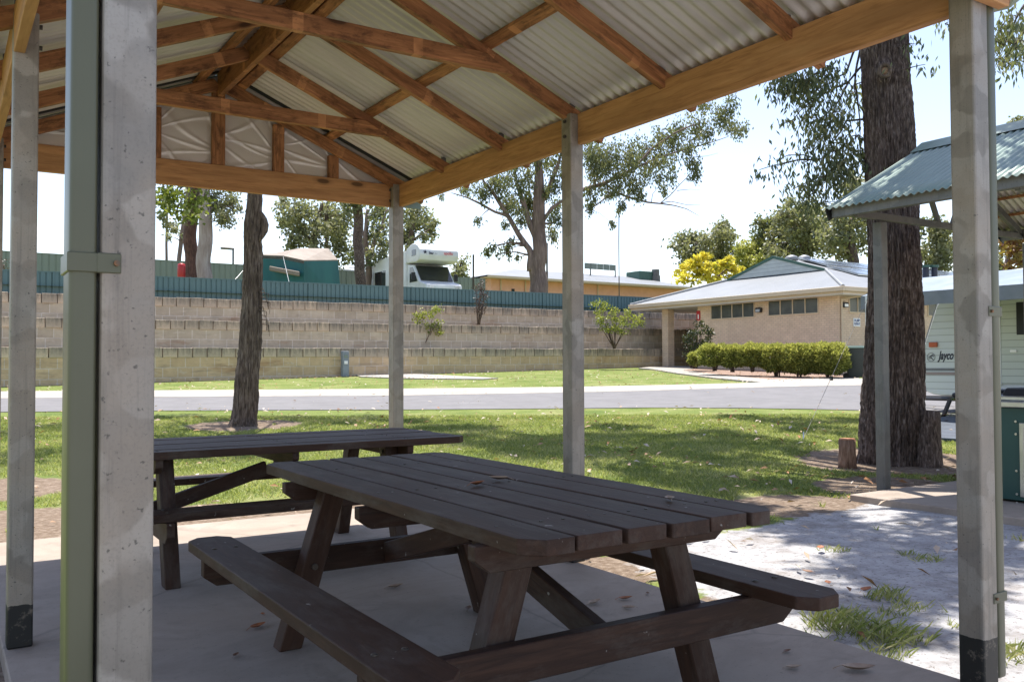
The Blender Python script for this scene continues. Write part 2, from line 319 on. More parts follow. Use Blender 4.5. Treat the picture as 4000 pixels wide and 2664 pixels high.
M['barkw'] = bark('pale_smooth_bark', (.26, .2, .17), (.38, .31, .28), (.5, .43, .4), (3, 3, .5))
M['barkp'] = bark('pinkish_bark', (.12, .085, .07), (.22, .155, .125), (.32, .24, .2), (5, 5, .7))
M['barkr'] = bark('red_brown_bark', (.05, .026, .02), (.13, .065, .05), (.2, .11, .085))
# ground: one sheet, grass with bare soil and white sand where people walk
def ground_mat():
    m, nt, b = newmat('lawn'); v = coords(nt)
    at = nt.nodes.new('ShaderNodeAttribute'); at.attribute_name = 'sand'; at2 = nt.nodes.new('ShaderNodeAttribute'); at2.attribute_name = 'dirt'
    g = ramp(nt, noi(nt, v, 1.1, 7, .6), [(.3, (.11, .155, .04)), (.5, (.19, .225, .065)), (.72, (.31, .30, .14))])
    g = mix(nt, ramp(nt, noi(nt, v, 35, 5, .7), [(.35, (0,)), (.7, (.7,))]), g, (.04, .07, .015))
    g = mix(nt, ramp(nt, noi(nt, v, 9, 5, .7), [(.6, (0,)), (.75, (.5,))]), g, (.27, .22, .12))
    d = ramp(nt, noi(nt, v, 18, 7, .7), [(.3, (.10, .07, .048)), (.5, (.18, .135, .10)), (.7, (.30, .24, .19))])
    s = ramp(nt, noi(nt, v, 5, 8, .7), [(.3, (.23, .22, .22)), (.5, (.36, .355, .36)), (.7, (.46, .455, .465))])
    s = mix(nt, ramp(nt, noi(nt, v, 32, 4, .7), [(.56, (0,)), (.64, (.8,))]), s, (.13, .11, .10)); s = mix(nt, ramp(nt, noi(nt, v, 2.3, 8, .75), [(.52, (0,)), (.68, (.65,))]), s, (.20, .165, .14))
    e = noi(nt, v, 6, 6, .7)
    def thr(a): return ramp(nt, math_(nt, 'ADD', a, math_(nt, 'MULTIPLY', math_(nt, 'SUBTRACT', e, .5), 1.1)), [(.42, (0,)), (.58, (1,))])
    col = mix(nt, thr(at2.outputs['Fac']), g, d); col = mix(nt, thr(at.outputs['Fac']), col, s)
    nt.links.new(col, b.inputs['Base Color']); b.inputs['Roughness'].default_value = .95; b.inputs['Specular IOR Level'].default_value = .1
    bump(nt, b, noi(nt, v, 25, 6, .75), .6, .03); return m
M['ground'] = ground_mat()
M['mulch'] = simple('bark_mulch', (.16, .10, .075), (.30, .21, .16), 30, .95, 0, .8, 40)
# ------------------------------------------------------------------ THE SHELTER
XL, XR, YR, YM, YC = .2611, 3.2958, 1.8648, 4.4313, 7.0015
XM = 1.83; SL = .4142
rb = lambda x: 3.375 - SL*abs(x-XM)     # rafter underside height
sh = thing('picnic_shelter', (XM, 4.5, 0), 'open timber roofed picnic shelter on square galvanised steel posts, standing over the two brown tables', 'shelter')
for (x, y) in [(XL, YR), (XL, YM), (XL, YC), (XR, YR), (XR, YM), (XR, YC)]:
    m = MB().box(0, .1, 0, .1, 0, 2.7925); po = m.build('post', M['galv'], sh, Matrix.Translation((x, y, 0)), .008, 2)
    for zz in (2.65, 2.745):
        sd = -1 if x > 1 else 1
        px = x-.004 if x > 1 else x+.104
        MB().tube([(px, y+.05, zz), (px-.012*(-sd if x < 1 else 1), y+.05, zz)], .011, 6).build('bolt', M['boltg'], po)
    for dx, dy in ((.05, -.003), (-.003, .05)): pass
ZB, ZT = 2.6, 2.7924; zc = (ZB+ZT)/2; hh = ZT-ZB
for xa, lab in ((XR+.0775, 'r'), (XL+.0225, 'l')):
    beam('wall_plate', (xa, YR+.1, zc), (xa, YM, zc), .045, hh, M['pinep'], sh)
    beam('wall_plate', (xa, YM+.1, zc), (xa, YC, zc), .045, hh, M['pinep'], sh)
beam('wall_plate', (XL+.1, YC+.0775, zc), (XR, YC+.0775, zc), .045, hh, M['pinep'], sh)
beam('wall_plate', (.16, YR-.0235, zc+.001), (3.47, YR-.0235, zc+.001), .045, hh, M['pinep'], sh)
RY = [7.03, 6.19, 5.32, 4.47, 3.63, 2.76, 1.9]
ct = math.cos(math.atan(SL)); rd = .092
for i, y in enumerate(RY):
    yy = y + (.0225 if 0 < i < 6 else (0 if i == 0 else 0))
    for s in (-1, 1):
        x0, x1 = XM+s*.0235, XM+s*1.77
        off = rd/2/ct
        beam('rafter', (x0, yy, rb(x0)+off), (x1, yy, rb(x1)+off), .045, rd, M['pine'], sh, skew0=SL*(1), skew1=0)
        # galvanised tie plate beside each rafter on the wall plate
        xp = XM+s*(1.5435+.0)
        if i not in (0, 6): MB().box(xp-.02, xp+.024, yy+.0235, yy+.026, ZT-.03, ZT+.09).build('tie_bracket', M['galv2'], sh)
for i in (1, 3, 5):
    y = RY[i]-.0235; m = MB()
    for yk in (0,): m.prism([(-1.03, 0, 0), (1.03, 0, 0), (.84, 0, .098), (-.84, 0, .098)], (0, -.045, 0))
    # keep long side below, ends follow the rafters
    Mx = Matrix.Translation((XM, y, 2.944)); m.build('collar_tie', M['pine'], sh, Mx, .003)
beam('ridge_beam', (XM, 1.75, 3.42), (XM, 7.04, 3.42), .045, .19, M['pine'], sh)
for s in (-1, 1):
    for dx in (.16, .89, 1.66):
        x = XM+s*dx; z = rb(x)+rd/ct+.018
        beam('batten', (x, 1.72, z), (x, 7.12, z), .07, .033, M['pine'], sh, up=(s*SL*ct, 0, ct), bevel=.002)
def corrug(x0, x1, y0, y1, zf, pitch=.076, amp=.009, th=.004, nseg=8, along=6):
    n = int(round((y1-y0)/pitch))*nseg; ys = np.linspace(y0, y1, n+1); ph = np.cos((ys-y0)/pitch*2*np.pi)*amp
    xs = np.linspace(x0, x1, along+1); V = []; 
    for lay in (0, th):
        X, Y = np.meshgrid(xs, ys, indexing='ij'); Z = np.array([[zf(x) for y in ys] for x in xs])+ph[None, :]+lay
        V.append(np.stack([X, Y, Z], -1).reshape(-1, 3))
    a = len(xs); b = len(ys); I, J = np.meshgrid(np.arange(a-1), np.arange(b-1), indexing='ij'); q = (I*b+J).ravel()
    F1 = np.stack([q, q+1, q+b+1, q+b], 1); F2 = F1[:, ::-1]+a*b; o = a*b
    E = []
    for j in range(b-1): E.append((j, j+o, j+1+o, j+1)); k = (a-1)*b+j; E.append((k, k+1, k+1+o, k+o))
    for i in range(a-1): E.append((i*b, (i+1)*b, (i+1)*b+o, i*b+o)); k = i*b+b-1; E.append((k, k+o, k+b+o, k+b))
    Fc = np.concatenate([F1, F2, np.array(E)]); V = np.concatenate(V)
    return V, Fc, len(F1), len(F2), len(E)
ZR0 = rd/ct+.037+.010
for s in (-1, 1):
    V, Fc, a, b_, e = corrug(XM+s*.012, XM+s*1.86, 1.66, 7.2, lambda x: rb(x)+ZR0)
    me = npmesh('roof_sheet', V-np.array([XM, 4.5, 0]), Fc, [M['roofin'], M['roofgreen']], [0]*a+[1]*b_+[1]*e, True); link('roof_sheet', me, Matrix.Translation((XM, 4.5, 0)), sh)
MB().prism([(XM-.2, 1.66, rb(XM+.2)+ZR0+.016), (XM, 1.66, rb(XM)+ZR0+.02), (XM+.2, 1.66, rb(XM+.2)+ZR0+.016), (XM, 1.66, rb(XM)+ZR0+.03)], (0, 5.54, 0)).build('ridge_cap', M['roofgreen'], sh)
for s in (-1, 1):
    xg = XM+s*1.9; MB().box(xg-.05, xg+.05, 1.66, 7.2, 2.775, 2.835).build('gutter', M['green'], sh, None, .008)
    beam('verge_strip', (XM+s*.03, 6.985, rb(XM)+.13), (XM+s*1.75, 6.985, rb(XM+s*1.72)+.13), .03, .022, M['black'], sh, up=(s*SL*ct, 0, ct))
# gable wall: studs, creased foil lining, unseen outer sheet added to block light
for x in (XM-.95, XM-.475, XM-.005, XM+.475, XM+.945):
    wd = .099 if abs(x-XM) < .1 else .088
    beam('gable_stud', (x, YC+.077, ZT+.001), (x, YC+.077, rb(x)), wd, .044, M['pine'], sh, up=(0, 1, 0))
def foil():
    nx, nz = 420, 90; V = np.zeros((nx+1, nz+1, 3)); st = [XM-1.54, XM-.95, XM-.475, XM, XM+.475, XM+.945, XM+1.54]
    for i in range(nx+1):
        x = XM-1.55+3.1*i/nx; top = rb(x)+.13
        for j in range(nz+1):
            z = 2.72+(top-2.72)*j/nz
            k = max(q for q in range(len(st)-1) if st[q] <= x+1e-6) if x > st[0] else 0
            a, b2 = st[k], st[min(k+1, 6)]; t = (x-a)/(b2-a+1e-9)
            # folds fan out from the stud fixing points
            d = 0
            for (px, pz, s0) in ((a, 3.02, 1), (b2, 2.90, -1)):
                dx, dz = abs(x-px), z-pz; an = math.atan2(dz, dx+.03); r = math.hypot(dx, dz)
                g = math.cos(an*11+px*7+2.5*mnoise.noise((px*3, an*1.5, r*1.5)))
                d += max(0, g)**10*.009*min(1, r*6)*math.exp(-r*1.4)
            d = -d + .004*mnoise.noise((x*7, z*7, 2))
            V[i, j] = (x, YC+.112+d, z)
    a, b2 = nx+1, nz+1; I, J = np.meshgrid(np.arange(nx), np.arange(nz), indexing='ij'); q = (I*b2+J).ravel()
    return V.reshape(-1, 3), np.stack([q, q+b2, q+b2+1, q+1], 1)
m_, nt_, b_ = newmat('foil_lining'); b_.inputs['Base Color'].default_value = (.70, .63, .56, 1); b_.inputs['Metallic'].default_value = .3; b_.inputs['Roughness'].default_value = .36
bump(nt_, b_, noi(nt_, coords(nt_), 160, 3), .3, .002); M['foil'] = m_
V, Fc = foil(); link('gable_lining', npmesh('gable_lining', V-np.array([XM, 4.5, 0]), Fc, M['foil'], None, True), Matrix.Translation((XM, 4.5, 0)), sh)
MB().prism([(XM-1.8, YC+.135, 2.62), (XM+1.8, YC+.135, 2.62), (XM+1.8, YC+.135, rb(XM+1.8)+.14), (XM, YC+.135, rb(XM)+.145), (XM-1.8, YC+.135, rb(XM+1.8)+.14)], (0, .012, 0)).build('gable_light_blocker', M['roofgreen'], sh)
# downpipes
def downpipe(x0, x1, y0, y1, zt, straps, tabdir, xt):
    dp = MB().box(x0, x1, y0, y1, .02, zt).build('downpipe', M['green'], sh, None, .012, 3, True)
    for z in straps:
        m = MB().box(x0-.004, x1+.004, y0-.004, y1+.004, z-.019, z+.019)
        if tabdir > 0: m.box(x1-.002, xt, y0-.0065, y0-.002, z-.0195, z+.0195)
        else: m.box(xt, x0+.002, y0-.0065, y0-.002, z-.0195, z+.0195)
        stp = m.build('strap', M['green'], dp, None, .002); bx = (x1+xt)/2+.012 if tabdir > 0 else (x0+xt)/2-.004
        MB().tube([(bx, y0-.007, z), (bx, y0-.014, z)], .006, 8).build('bolt', M['bolt'], stp)
    return dp
downpipe(.206, .2555, 1.868, 1.968, 2.75, (1.42, .35), 1, .297)
downpipe(3.402, 3.458, 1.868, 1.95, 2.62, (1.42, .33), -1, 3.365)
MB().tube([(3.435, 1.91, 2.6), (3.49, 1.91, 2.645), (3.62, 1.91, 2.69), (3.73, 1.91, 2.76)], .036, 4).build('downpipe_elbow', M['green'], sh)
# ------------------------------------------------------------------ PICNIC TABLES (local frame: x across, y along)
T1 = (1.79, 3.135, 0)
tb = thing('picnic_table', T1, 'near brown timber picnic table with dry leaves on its six top boards', 'picnic table', 'brown timber picnic tables')
Mt = Matrix.Translation(T1)
def board(name, x0, x1, y0, y1, z0, z1, ch=0.02, corners=(1, 1, 1, 1), mat=None):
    "plan outline with cut corners; grain along y"
    c = [ch if k else .003 for k in corners]
    P = [(x0+c[0], y0), (x1-c[1], y0), (x1, y0+c[1]*1.15), (x1, y1-c[2]*1.15), (x1-c[2], y1), (x0+c[3], y1), (x0, y1-c[3]*1.15), (x0, y0+c[0]*1.15)]
    L = y1-y0; m = MB().prism([((b-y0), -(a-x0), 0) for a, b in P], (0, 0, z1-z0))
    Mw = Matrix.Translation((x0, y0, z0)) @ Matrix.Rotation(math.pi/2, 4, 'Z')
    m.V = [tuple(v) for v in m.V]
    return m.build(name, mat or M['brown'], tb, Mw, .0045, 2)
ed = [1.325, 1.483, 1.665, 1.826, 2.0, 2.172, 2.32]
for k in range(6):
    c = (1, 0, 0, 1) if k == 0 else ((0, 1, 1, 0) if k == 5 else (0, 0, 0, 0))
    g = .0065+.003*(k % 2)
    o = board('top_board', ed[k]+g*(k > 0), ed[k+1]-g*(k < 5), 1.972+.006*((k*5) % 3), 4.29+.008*((k*7) % 3), .705, .75-.0015*(k % 2), .055, c)
    for yb in (2.22, 3.05, 3.86):
        for xb in ((ed[k]+.05), (ed[k+1]-.05)): MB().tube([(xb, yb, .7485), (xb, yb, .7515)], .006, 6).build('screw', M['boltg'], o)
for x0, x1 in ((.935, 1.125), (2.40, 2.60)):
    o = board('seat', x0, x1, 1.935, 4.15, .405, .45, .05)
    for yb in (2.21, 3.85):
        for xb in (x0+.05, x1-.05): MB().tube([(xb, yb, .449), (xb, yb, .453), (xb, yb, .4555)], [.011, .0105, .005], 10).build('bolt', M['boltg'], o)
def xboard(name, xa, xb, y0, z0, z1, cut):
    m = MB().prism([(xa+cut, y0, z0), (xb-cut, y0, z0), (xb, y0, z0+cut*.75), (xb, y0, z1), (xa, y0, z1), (xa, y0, z0+cut*.75)], (0, .045, 0))
    Mw = Matrix.Translation((xa, y0, z0)); m.V = [Mw.inverted() @ Vector(v) for v in m.V]; return m.build(name, M['brown'], tb, Mw, .003)
for y in (2.2, 3.85): xboard('top_bearer', 1.29, 2.295, y-.002, .622, .704, .05)
xboard('top_bearer', 1.29, 2.295, 3.03, .622, .704, .05)
for y in (2.19, 3.86): xboard('seat_bearer', .945, 2.63, y, .292, .4045, .055)
for ya in (2.247, 3.755):
    for s in (-1, 1):
        tx, bx_ = T1[0]+s*.29, T1[0]+s*.505
        # legs: plumb-cut sloping boards
        A = [(bx_-.05, ya, .0), (bx_+.05, ya, .0), (tx+.05, ya, .704), (tx-.05, ya, .704)]
        vx = Vector((tx-bx_, 0, .704)).normalized(); q = Vector((0, 1, 0)); r3 = vx.cross(q)
        Mw = Matrix(((vx.x, q.x, r3.x, bx_), (vx.y, q.y, r3.y, ya), (vx.z, q.z, r3.z, 0), (0, 0, 0, 1)))
        m = MB().prism(A, (0, .09, 0)); m.V = [Mw.inverted() @ Vector(v) for v in m.V]; lg = m.build('leg', M['brown'], tb, Mw, .004)
        for zz in (.345, .655):
            xx = bx_+(tx-bx_)*zz/.704; yb = 2.188 if ya < 3 else 3.745
            if ya > 3: MB().tube([(xx, 3.757, zz), (xx, 3.744, zz)], .014, 8).build('bolt', M['boltg'], lg)
beam('brace', (1.79, 2.238, .345), (1.79, 3.03, .565), .045, .09, M['brown'], tb)
beam('brace', (1.79, 3.858, .345), (1.79, 3.076, .565), .045, .09, M['brown'], tb)
t2 = dup(tb, (1.88, 5.69, 0), -math.pi/2, 'further brown timber picnic table standing crosswise behind the near one, beside the corner post', 'brown timber picnic tables')
t2.scale = (1, .93, 1)
# ------------------------------------------------------------------ GROUND, SLABS, ROAD, KERB, PATH
def sstep(a, b, x): t = np.clip((x-a)/(b-a), 0, 1); return t*t*(3-2*t)
def terr(X, Y):
    d = X*sa+Y*ca; t = np.maximum(0, d-8); return -0.06+.035*t*t/(t+2)
def sandm(X, Y):
    # white sand between the two shelters
    a = sstep(3.45, 4.3, X+(4.9-Y)*.22)*sstep(5.15, 4.55, Y-.12*(X-5.2))*sstep(9.5, 8.5, X)
    a = np.maximum(a, sstep(1.6, .6, Y)*sstep(-14, -12, X))  # unseen pale ground on the camera side, added to bounce light onto the posts
    return a
def dirtm(X, Y):
    d = 0*X
    for (px, py, r) in ((4.588, 15.96, 1.05), (10.1, 6.8, 1.25), (9.35, 6.9, .6), (6.6, 5.3, .7), (8.2, 5.55, .8), (3.5, 4.4, .42), (.6, 8.3, .9), (2.0, 7.75, .75), (.4, 10.6, .9), (3.6, 3.3, .3), (.0, 4.2, .6), (0, 6.2, .7), (7.0, 4.0, .4)):
        d = np.maximum(d, sstep(r*1.35, r*.6, np.hypot(X-px, Y-py)))
    d = np.maximum(d, .8*sstep(8.6, 7.7, Y+.25*np.sin(X*2.1))*sstep(4.4, 3.4, X)*sstep(-.9, -.2, X)*sstep(6.6, 7.0, Y)); return np.minimum(d, 1)
def grid(name, xs, ys, zf, mat, attrs=None, kind=True):
    X, Y = np.meshgrid(xs, ys, indexing='ij'); Z = zf(X, Y); V = np.stack([X, Y, Z], -1).reshape(-1, 3)
    b = len(ys); I, J = np.meshgrid(np.arange(len(xs)-1), np.arange(b-1), indexing='ij'); q = (I*b+J).ravel()
    me = npmesh(name, V, np.stack([q, q+b, q+b+1, q+1], 1), mat, None, True)
    if attrs:
        for k, f in attrs.items(): a = me.attributes.new(k, 'FLOAT', 'POINT'); a.data.foreach_set('value', f(X, Y).astype(np.float32).ravel())
    o = link(name, me, Matrix.Identity(4)); 
    if kind: o['kind'] = 'structure'
    return o
nse = lambda X, Y, s: np.array([mnoise.noise((x*s, y*s, 0)) for x, y in zip(X.ravel(), Y.ravel())]).reshape(X.shape)
xs = np.concatenate([np.arange(-60, -4, 4), np.arange(-4, 13, .12), np.arange(13, 40, 1.0), np.arange(40, 220, 15)])
ys = np.concatenate([np.arange(-20, -1, 2), np.arange(-1, 13, .12), np.arange(13, 32.7, .7)])
def lawnz(X, Y):
    z = terr(X, Y); m = (X > -4) & (X < 13) & (Y < 13) & (Y > -1); z = z+np.where(m, .012*nse(X, Y, 1.7), 0)
    return np.where((X > .0) & (X < 3.45) & (Y < 7.3) & (Y > .5), z-.03, z)
grid('lawn_ground', xs, ys, lawnz, M['ground'], {'sand': sandm, 'dirt': dirtm})
grid('upper_ground', np.arange(-160, 321, 8.), np.concatenate([[35.15], np.arange(40, 301, 8.)]), lambda X, Y: 4.05+.012*(Y-35), M['ground'], {'sand': lambda X, Y: 0*X, 'dirt': lambda X, Y: 0*X+.4})
def slab(name, poly, z0, z1, mat, bevel=.006):
    m = MB().prism([(x, y, z0) for x, y in poly], (0, 0, z1-z0)); o = m.build(name, mat, None, None, bevel); o['kind'] = 'structure'; return o
slab('shelter_slab', [(.247, .6), (3.345, .6), (3.345, 7.16), (.247, 7.16)], -.25, 0, M['slab'])
slab('barbecue_slab', [(7.185, .6), (10.9, .6), (10.9, 5.32), (7.185, 5.32)], -.25, .0, M['slab'])
near = [gnd(*D_(x, y)) for x, y in ((0, 948), (360, 945), (600, 944), (900, 943), (1300, 940), (1500, 938), (1700, 939), (1850, 941), (1975, 944))]
far = [gnd(*D_(x, y)) for x, y in ((0, 917), (360, 914), (600, 912.5), (900, 911), (1300, 904), (1500, 899), (1700, 893), (1850, 889), (1975, 887))]
kb = [gnd(*D_(x, y)) for x, y in ((0, 906.5), (360, 904), (600, 902.5), (900, 900.5), (1300, 896), (1500, 892), (1700, 887), (1850, 881), (1975, 876))]
def ext(L):
    a = L[0]+(L[0]-L[1])*3; b = L[-1]+(L[-1]-L[-2])*6; return [a]+L+[b]
def ribbon(name, A, B, dz, mat, step=0):
    A = ext(A); B = ext(B); V = []; Fc = []; n = 9
    P = []
    for i in range(len(A)-1):
        for t in np.linspace(0, 1, 6, endpoint=False): P.append((A[i].lerp(A[i+1], t), B[i].lerp(B[i+1], t)))
    P.append((A[-1], B[-1]))
    for a, b in P:
        for k in range(n+1):
            p = a.lerp(b, k/n); V.append((p.x, p.y, gz(p.x, p.y)+dz+(step*(0.0 if k == 0 else min(1, k/3.)) if step else 0)))
    for i in range(len(P)-1):
        for k in range(n): q = i*(n+1)+k; Fc.append((q, q+n+1, q+n+2, q+1))
    m = MB(); m.add(V, [f[::-1] for f in Fc]); o = m.build(name, mat, None, Matrix.Identity(4), 0, 1, True); o['kind'] = 'structure'; return o
ribbon('road', near, far, .012, M['asphalt']); ribbon('kerb', far, kb, .016, M['kerb'], .07)
def flat(name, pts, dz, mat, h=.06):
    P = [gnd(*D_(x, y)) for x, y in pts]; m = MB(); n = len(P)
    V = [(p.x, p.y, gz(p.x, p.y)+dz) for p in P]+[(p.x, p.y, gz(p.x, p.y)+dz-h) for p in P]
    m.add(V, [tuple(range(n))]+[(i, i+n, (i+1) % n+n, (i+1) % n) for i in range(n)])
    o = m.build(name, mat, None, Matrix.Identity(4)); o['kind'] = 'structure'
    bm = bmesh.new(); bm.from_mesh(o.data); bmesh.ops.recalc_face_normals(bm, faces=bm.faces); bm.to_mesh(o.data); bm.free(); return o
flat('footpath', [(1468, 848.5), (1500, 851), (1560, 861), (1650, 872.5), (1760, 883), (1900, 879), (1975, 875), (1975, 871), (1850, 874), (1770, 875), (1690, 868), (1620, 860), (1570, 853), (1600, 849.5), (1640, 846.5), (1560, 843.5), (1500, 845)], .05, M['kerb'])
flat('mulch_bed', [(1572, 853.5), (1620, 860), (1690, 868), (1770, 875), (1850, 874), (1975, 870.5), (1975, 862), (1850, 857), (1700, 848), (1640, 846.5), (1600, 849.5)], .045, M['mulch'])
flat('powered_site_pad', [(800, 859.5), (870, 859), (990, 863), (1145, 871), (1110, 873.5), (940, 872), (830, 868)], .04, M['kerb'])
flat('caravan_pad', [(2120, 950), (2400, 950), (2500, 985), (2120, 982)], .02, M['asphalt'])
# ------------------------------------------------------------------ LEAVES
def leafmesh(name, Cn, L, W, mat, parent, hang=0.0, tint=None, dirs=None):
    n = len(Cn); d = rng.normal(size=(n, 3)) if dirs is None else dirs.copy()
    d /= np.linalg.norm(d, axis=1)[:, None]+1e-9
    if hang: d = d*(1-hang)+np.array([0, 0, -1.])*hang; d /= np.linalg.norm(d, axis=1)[:, None]
    r = rng.normal(size=(n, 3)); s = np.cross(d, r); s /= np.linalg.norm(s, axis=1)[:, None]+1e-9
    l = (L*rng.uniform(.6, 1.3, n))[:, None]; ww = (W*rng.uniform(.7, 1.3, n))[:, None]
    V = np.stack([Cn, Cn+d*l*.42+s*ww, Cn+d*l, Cn+d*l*.42-s*ww], 1).reshape(-1, 3)
    if tint is None: tint = rng.uniform(0, 1, n)
    o = WM[parent].translation if parent is not None else Vector(Cn.mean(0)); o = np.array(o)
    me = npmesh(name, V-o, np.arange(4*n).reshape(n, 4), mat, None, False, np.repeat(tint, 4)); return link(name, me, Matrix.Translation(o), parent)
def blobpts(c, rx, rz, n, ry=None, clump=None, hang=.0, sp_=.22):
    "points gathered in twig clumps inside an uneven ellipsoid"
    nc = clump or max(4, int(n/45)); ry = ry or rx
    u = rng.normal(size=(nc, 3)); u /= np.linalg.norm(u, axis=1)[:, None]; u *= (rng.uniform(.15, 1, nc)**.45)[:, None]
    cc = u*np.array([rx, ry, rz])
    k = rng.integers(0, nc, n); sp = max(.09, sp_*(rx*ry*rz)**(1/3))
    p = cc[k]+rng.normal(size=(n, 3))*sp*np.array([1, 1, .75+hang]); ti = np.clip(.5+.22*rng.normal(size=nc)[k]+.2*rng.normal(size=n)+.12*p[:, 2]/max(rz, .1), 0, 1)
    return p+np.array(c), ti, cc+np.array(c)
def tree(name, label, cat, base, paths, blobs, mat_t, mat_l, leaf=(.16, .04), dens=1.0, hang=.35, group=None, trunkname='trunk', seed=1, limbs=True, foil=None, tiltd=None):
    t = thing(name, base, label, cat, group); tr = MB(); anchors = []
    for P, R in paths:
        P = [Vector(p) for p in P]; Q = []; RR = []
        for i in range(len(P)-1):
            for s in np.linspace(0, 1, 5, endpoint=False):
                q = P[i].lerp(P[i+1], s); r = R[i]+(R[i+1]-R[i])*s
                if i+s > .05: q = q+Vector(mnoise.noise_vector(q*.8+Vector((seed, 0, 0))))*r*.5
                Q.append(q); RR.append(r)
        Q.append(P[-1]); RR.append(R[-1]); tr.tube(Q, RR, 10); anchors += [(q, r) for q, r in zip(Q[1:], RR[1:])]
    PP = []; TT = []
    for (c, rx, rz) in blobs:
        kx_ = 1.42 if group == 'trees beyond the toilet block' else (1.28 if seed != 3 and seed != 21 else 1.12); rx *= kx_; rz *= kx_; c = Vector(c); n = int(dens*7.5*rx*rz/(leaf[0]*leaf[1]))+40
        p, ti, cc = blobpts(c, rx, rz, n, hang=hang, sp_=.34, clump=max(5, int(n/60))); PP.append(p); TT.append(ti)
        if limbs and anchors:
            q, r = min(anchors, key=lambda a: (a[0]-c).length+max(0, a[0].z-c.z)*.5)
            mid = q.lerp(c, .5)+Vector((0, 0, .08*(c-q).length)); r0 = min(r*.5, .02+.02*(c-q).length)
            tr.tube([q, q.lerp(mid, .6), mid, c], [r0, r0*.8, r0*.6, r0*.35], 6)
            for w_ in cc[:5]: w_ = Vector(w_); mm = c.lerp(w_, .5)+Vector((0, 0, .05)); tr.tube([c, mm, w_], [r0*.35, r0*.25, r0*.12], 4)
    tr.build(trunkname, mat_t, t, None, 0, 1, True)
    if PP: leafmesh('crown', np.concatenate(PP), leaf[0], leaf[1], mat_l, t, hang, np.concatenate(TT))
    return t
def pb(cf, d, L, jit=1.0):
    "crown lobes sighted at a distance, spread in depth as well"
    out = []
    for (x, y, rx, ry) in L:
        s = cf(1, 0)[0]-cf(0, 0)[0]; dd = d+rng.uniform(-jit, jit); p = atd(*cf(x, y), dd); out.append((p, rx*s*dd/F_, ry*s*dd/F_))
    return out
def pl(cf, d, L): return [atd(*cf(x, y), d) for x, y in L]
# ------------------------------------------------------------------ RETAINING WALLS AND FENCES
sl = .005
def tier(y, x0, x1, z0, zt18, courses, label, lm='lime', cm='limecap'):
    "zt18: top height at x=18; the wall climbs gently to the right"
    o = thing('retaining_wall', (x0, y, zt18+(x0-18)*sl-courses*.35), label, 'wall', 'stepped limestone retaining walls')
    m = MB(); L = x1-x0; h = courses*.35
    m.prism([(0, 0, 0), (L, 0, L*sl), (L, 0, h-.35+L*sl), (0, 0, h-.35)], (0, .35, 0)); m.build('wall_courses', M[lm], o, WM[o].copy())
    # the capping course: single blocks with tiny set-backs
    m = MB(); x = 0; k = 0
    while x < L:
        b = .494; j = .012*math.sin(k*12.9898)*math.sin(k*4.1); z = h-.35+x*sl; jz = .012*math.sin(k*7.7)
        m.box(x, x+b-.012-.012*abs(math.sin(k*3.3)), -.03+j, .35, z+.002, z+.34+jz); x += .5; k += 1
    m.build('capping_course', M[cm], o, WM[o].copy(), .012)
    return o
tier(32.3, -6, 40, .6, 1.925, 4, 'lowest limestone retaining wall, its foot in the lawn behind the power bollard')
tier(33.5, -6, 44, 1.5, 2.945, 4, 'middle limestone retaining wall, the small bright shrub in front of it', 'lime2')
tier(34.9, -6, 46, 2.5, 3.855, 4, 'topmost limestone retaining wall, stained rust brown, directly under the blue green fence', 'lime2')
for y0, y1, z in ((32.6, 33.6, 1.86), (33.8, 35.0, 2.87)):
    m = MB(); m.add([(-6, y0, z-24*sl), (46, y0, z+28*sl), (46, y1, z+28*sl), (-6, y1, z-24*sl)], [(0, 1, 2, 3)]); o = m.build('terrace_ground', M['mulch'], None, Matrix.Identity(4)); o['kind'] = 'structure'
def fence(y, x0, x1, zb, zt, slope, mat, label, panel=2.35, xref=18, rib=.19, rail=True):
    o = thing('metal_fence', (x0, y, zb+(x0-xref)*slope), label, 'fence', 'ribbed steel fences above the wall')
    x = x0
    while x < x1-.01:
        xe = min(x+panel, x1); m = MB(); n = max(1, int(round((xe-x)/rib))); zz = lambda q: (q-xref)*slope
        P = []
        for k in range(n):
            a = x+.02+(xe-x-.04)*k/n; b = x+.02+(xe-x-.04)*(k+1)/n; wv = b-a
            P += [(a, 0), (a+wv*.72, 0), (a+wv*.78, .028), (a+wv*.94, .028)]
        P.append((xe-.02, 0))
        V = [(p, y+q, zb+zz(p)) for p, q in P]+[(p, y+q, zt+zz(p)) for p, q in P]; k = len(P)
        m.add(V, [(i, i+1, i+1+k, i+k) for i in range(k-1)]); V2 = [(a, b+.004, c) for a, b, c in V]; m.add(V2, [(i+k, i+1+k, i+1, i) for i in range(k-1)])
        m.prism([(x, y-.012, zt+zz(x)-.03), (x, y+.04, zt+zz(x)-.03), (x, y+.04, zt+zz(x)+.012), (x, y-.012, zt+zz(x)+.012)], (xe-x, 0, zz(xe)-zz(x)))
        m.build('fence_panel', mat, o); m = MB().box(x-.025, x+.025, y-.03, y+.03, zb+zz(x)-.1, zt+zz(x)+.02); m.build('fence_post', mat, o); x += panel
    return o
M['teal'] = simple('blue_green_fence', (.085, .155, .165), (.095, .168, .178), .6, .45)
M['sage'] = simple('sage_green_fence', (.18, .215, .18), (.20, .235, .195), .6, .5)
fence(35.3, -6, 44, 3.84, 4.655, .0055, M['teal'], 'long blue green ribbed steel fence along the top of the stepped walls')
fence(54, 1, 32.6, 4.1, 7.33, 0, M['sage'], 'pale sage green ribbed steel fence behind the tent and the motorhome', 2.35, 18, .33)
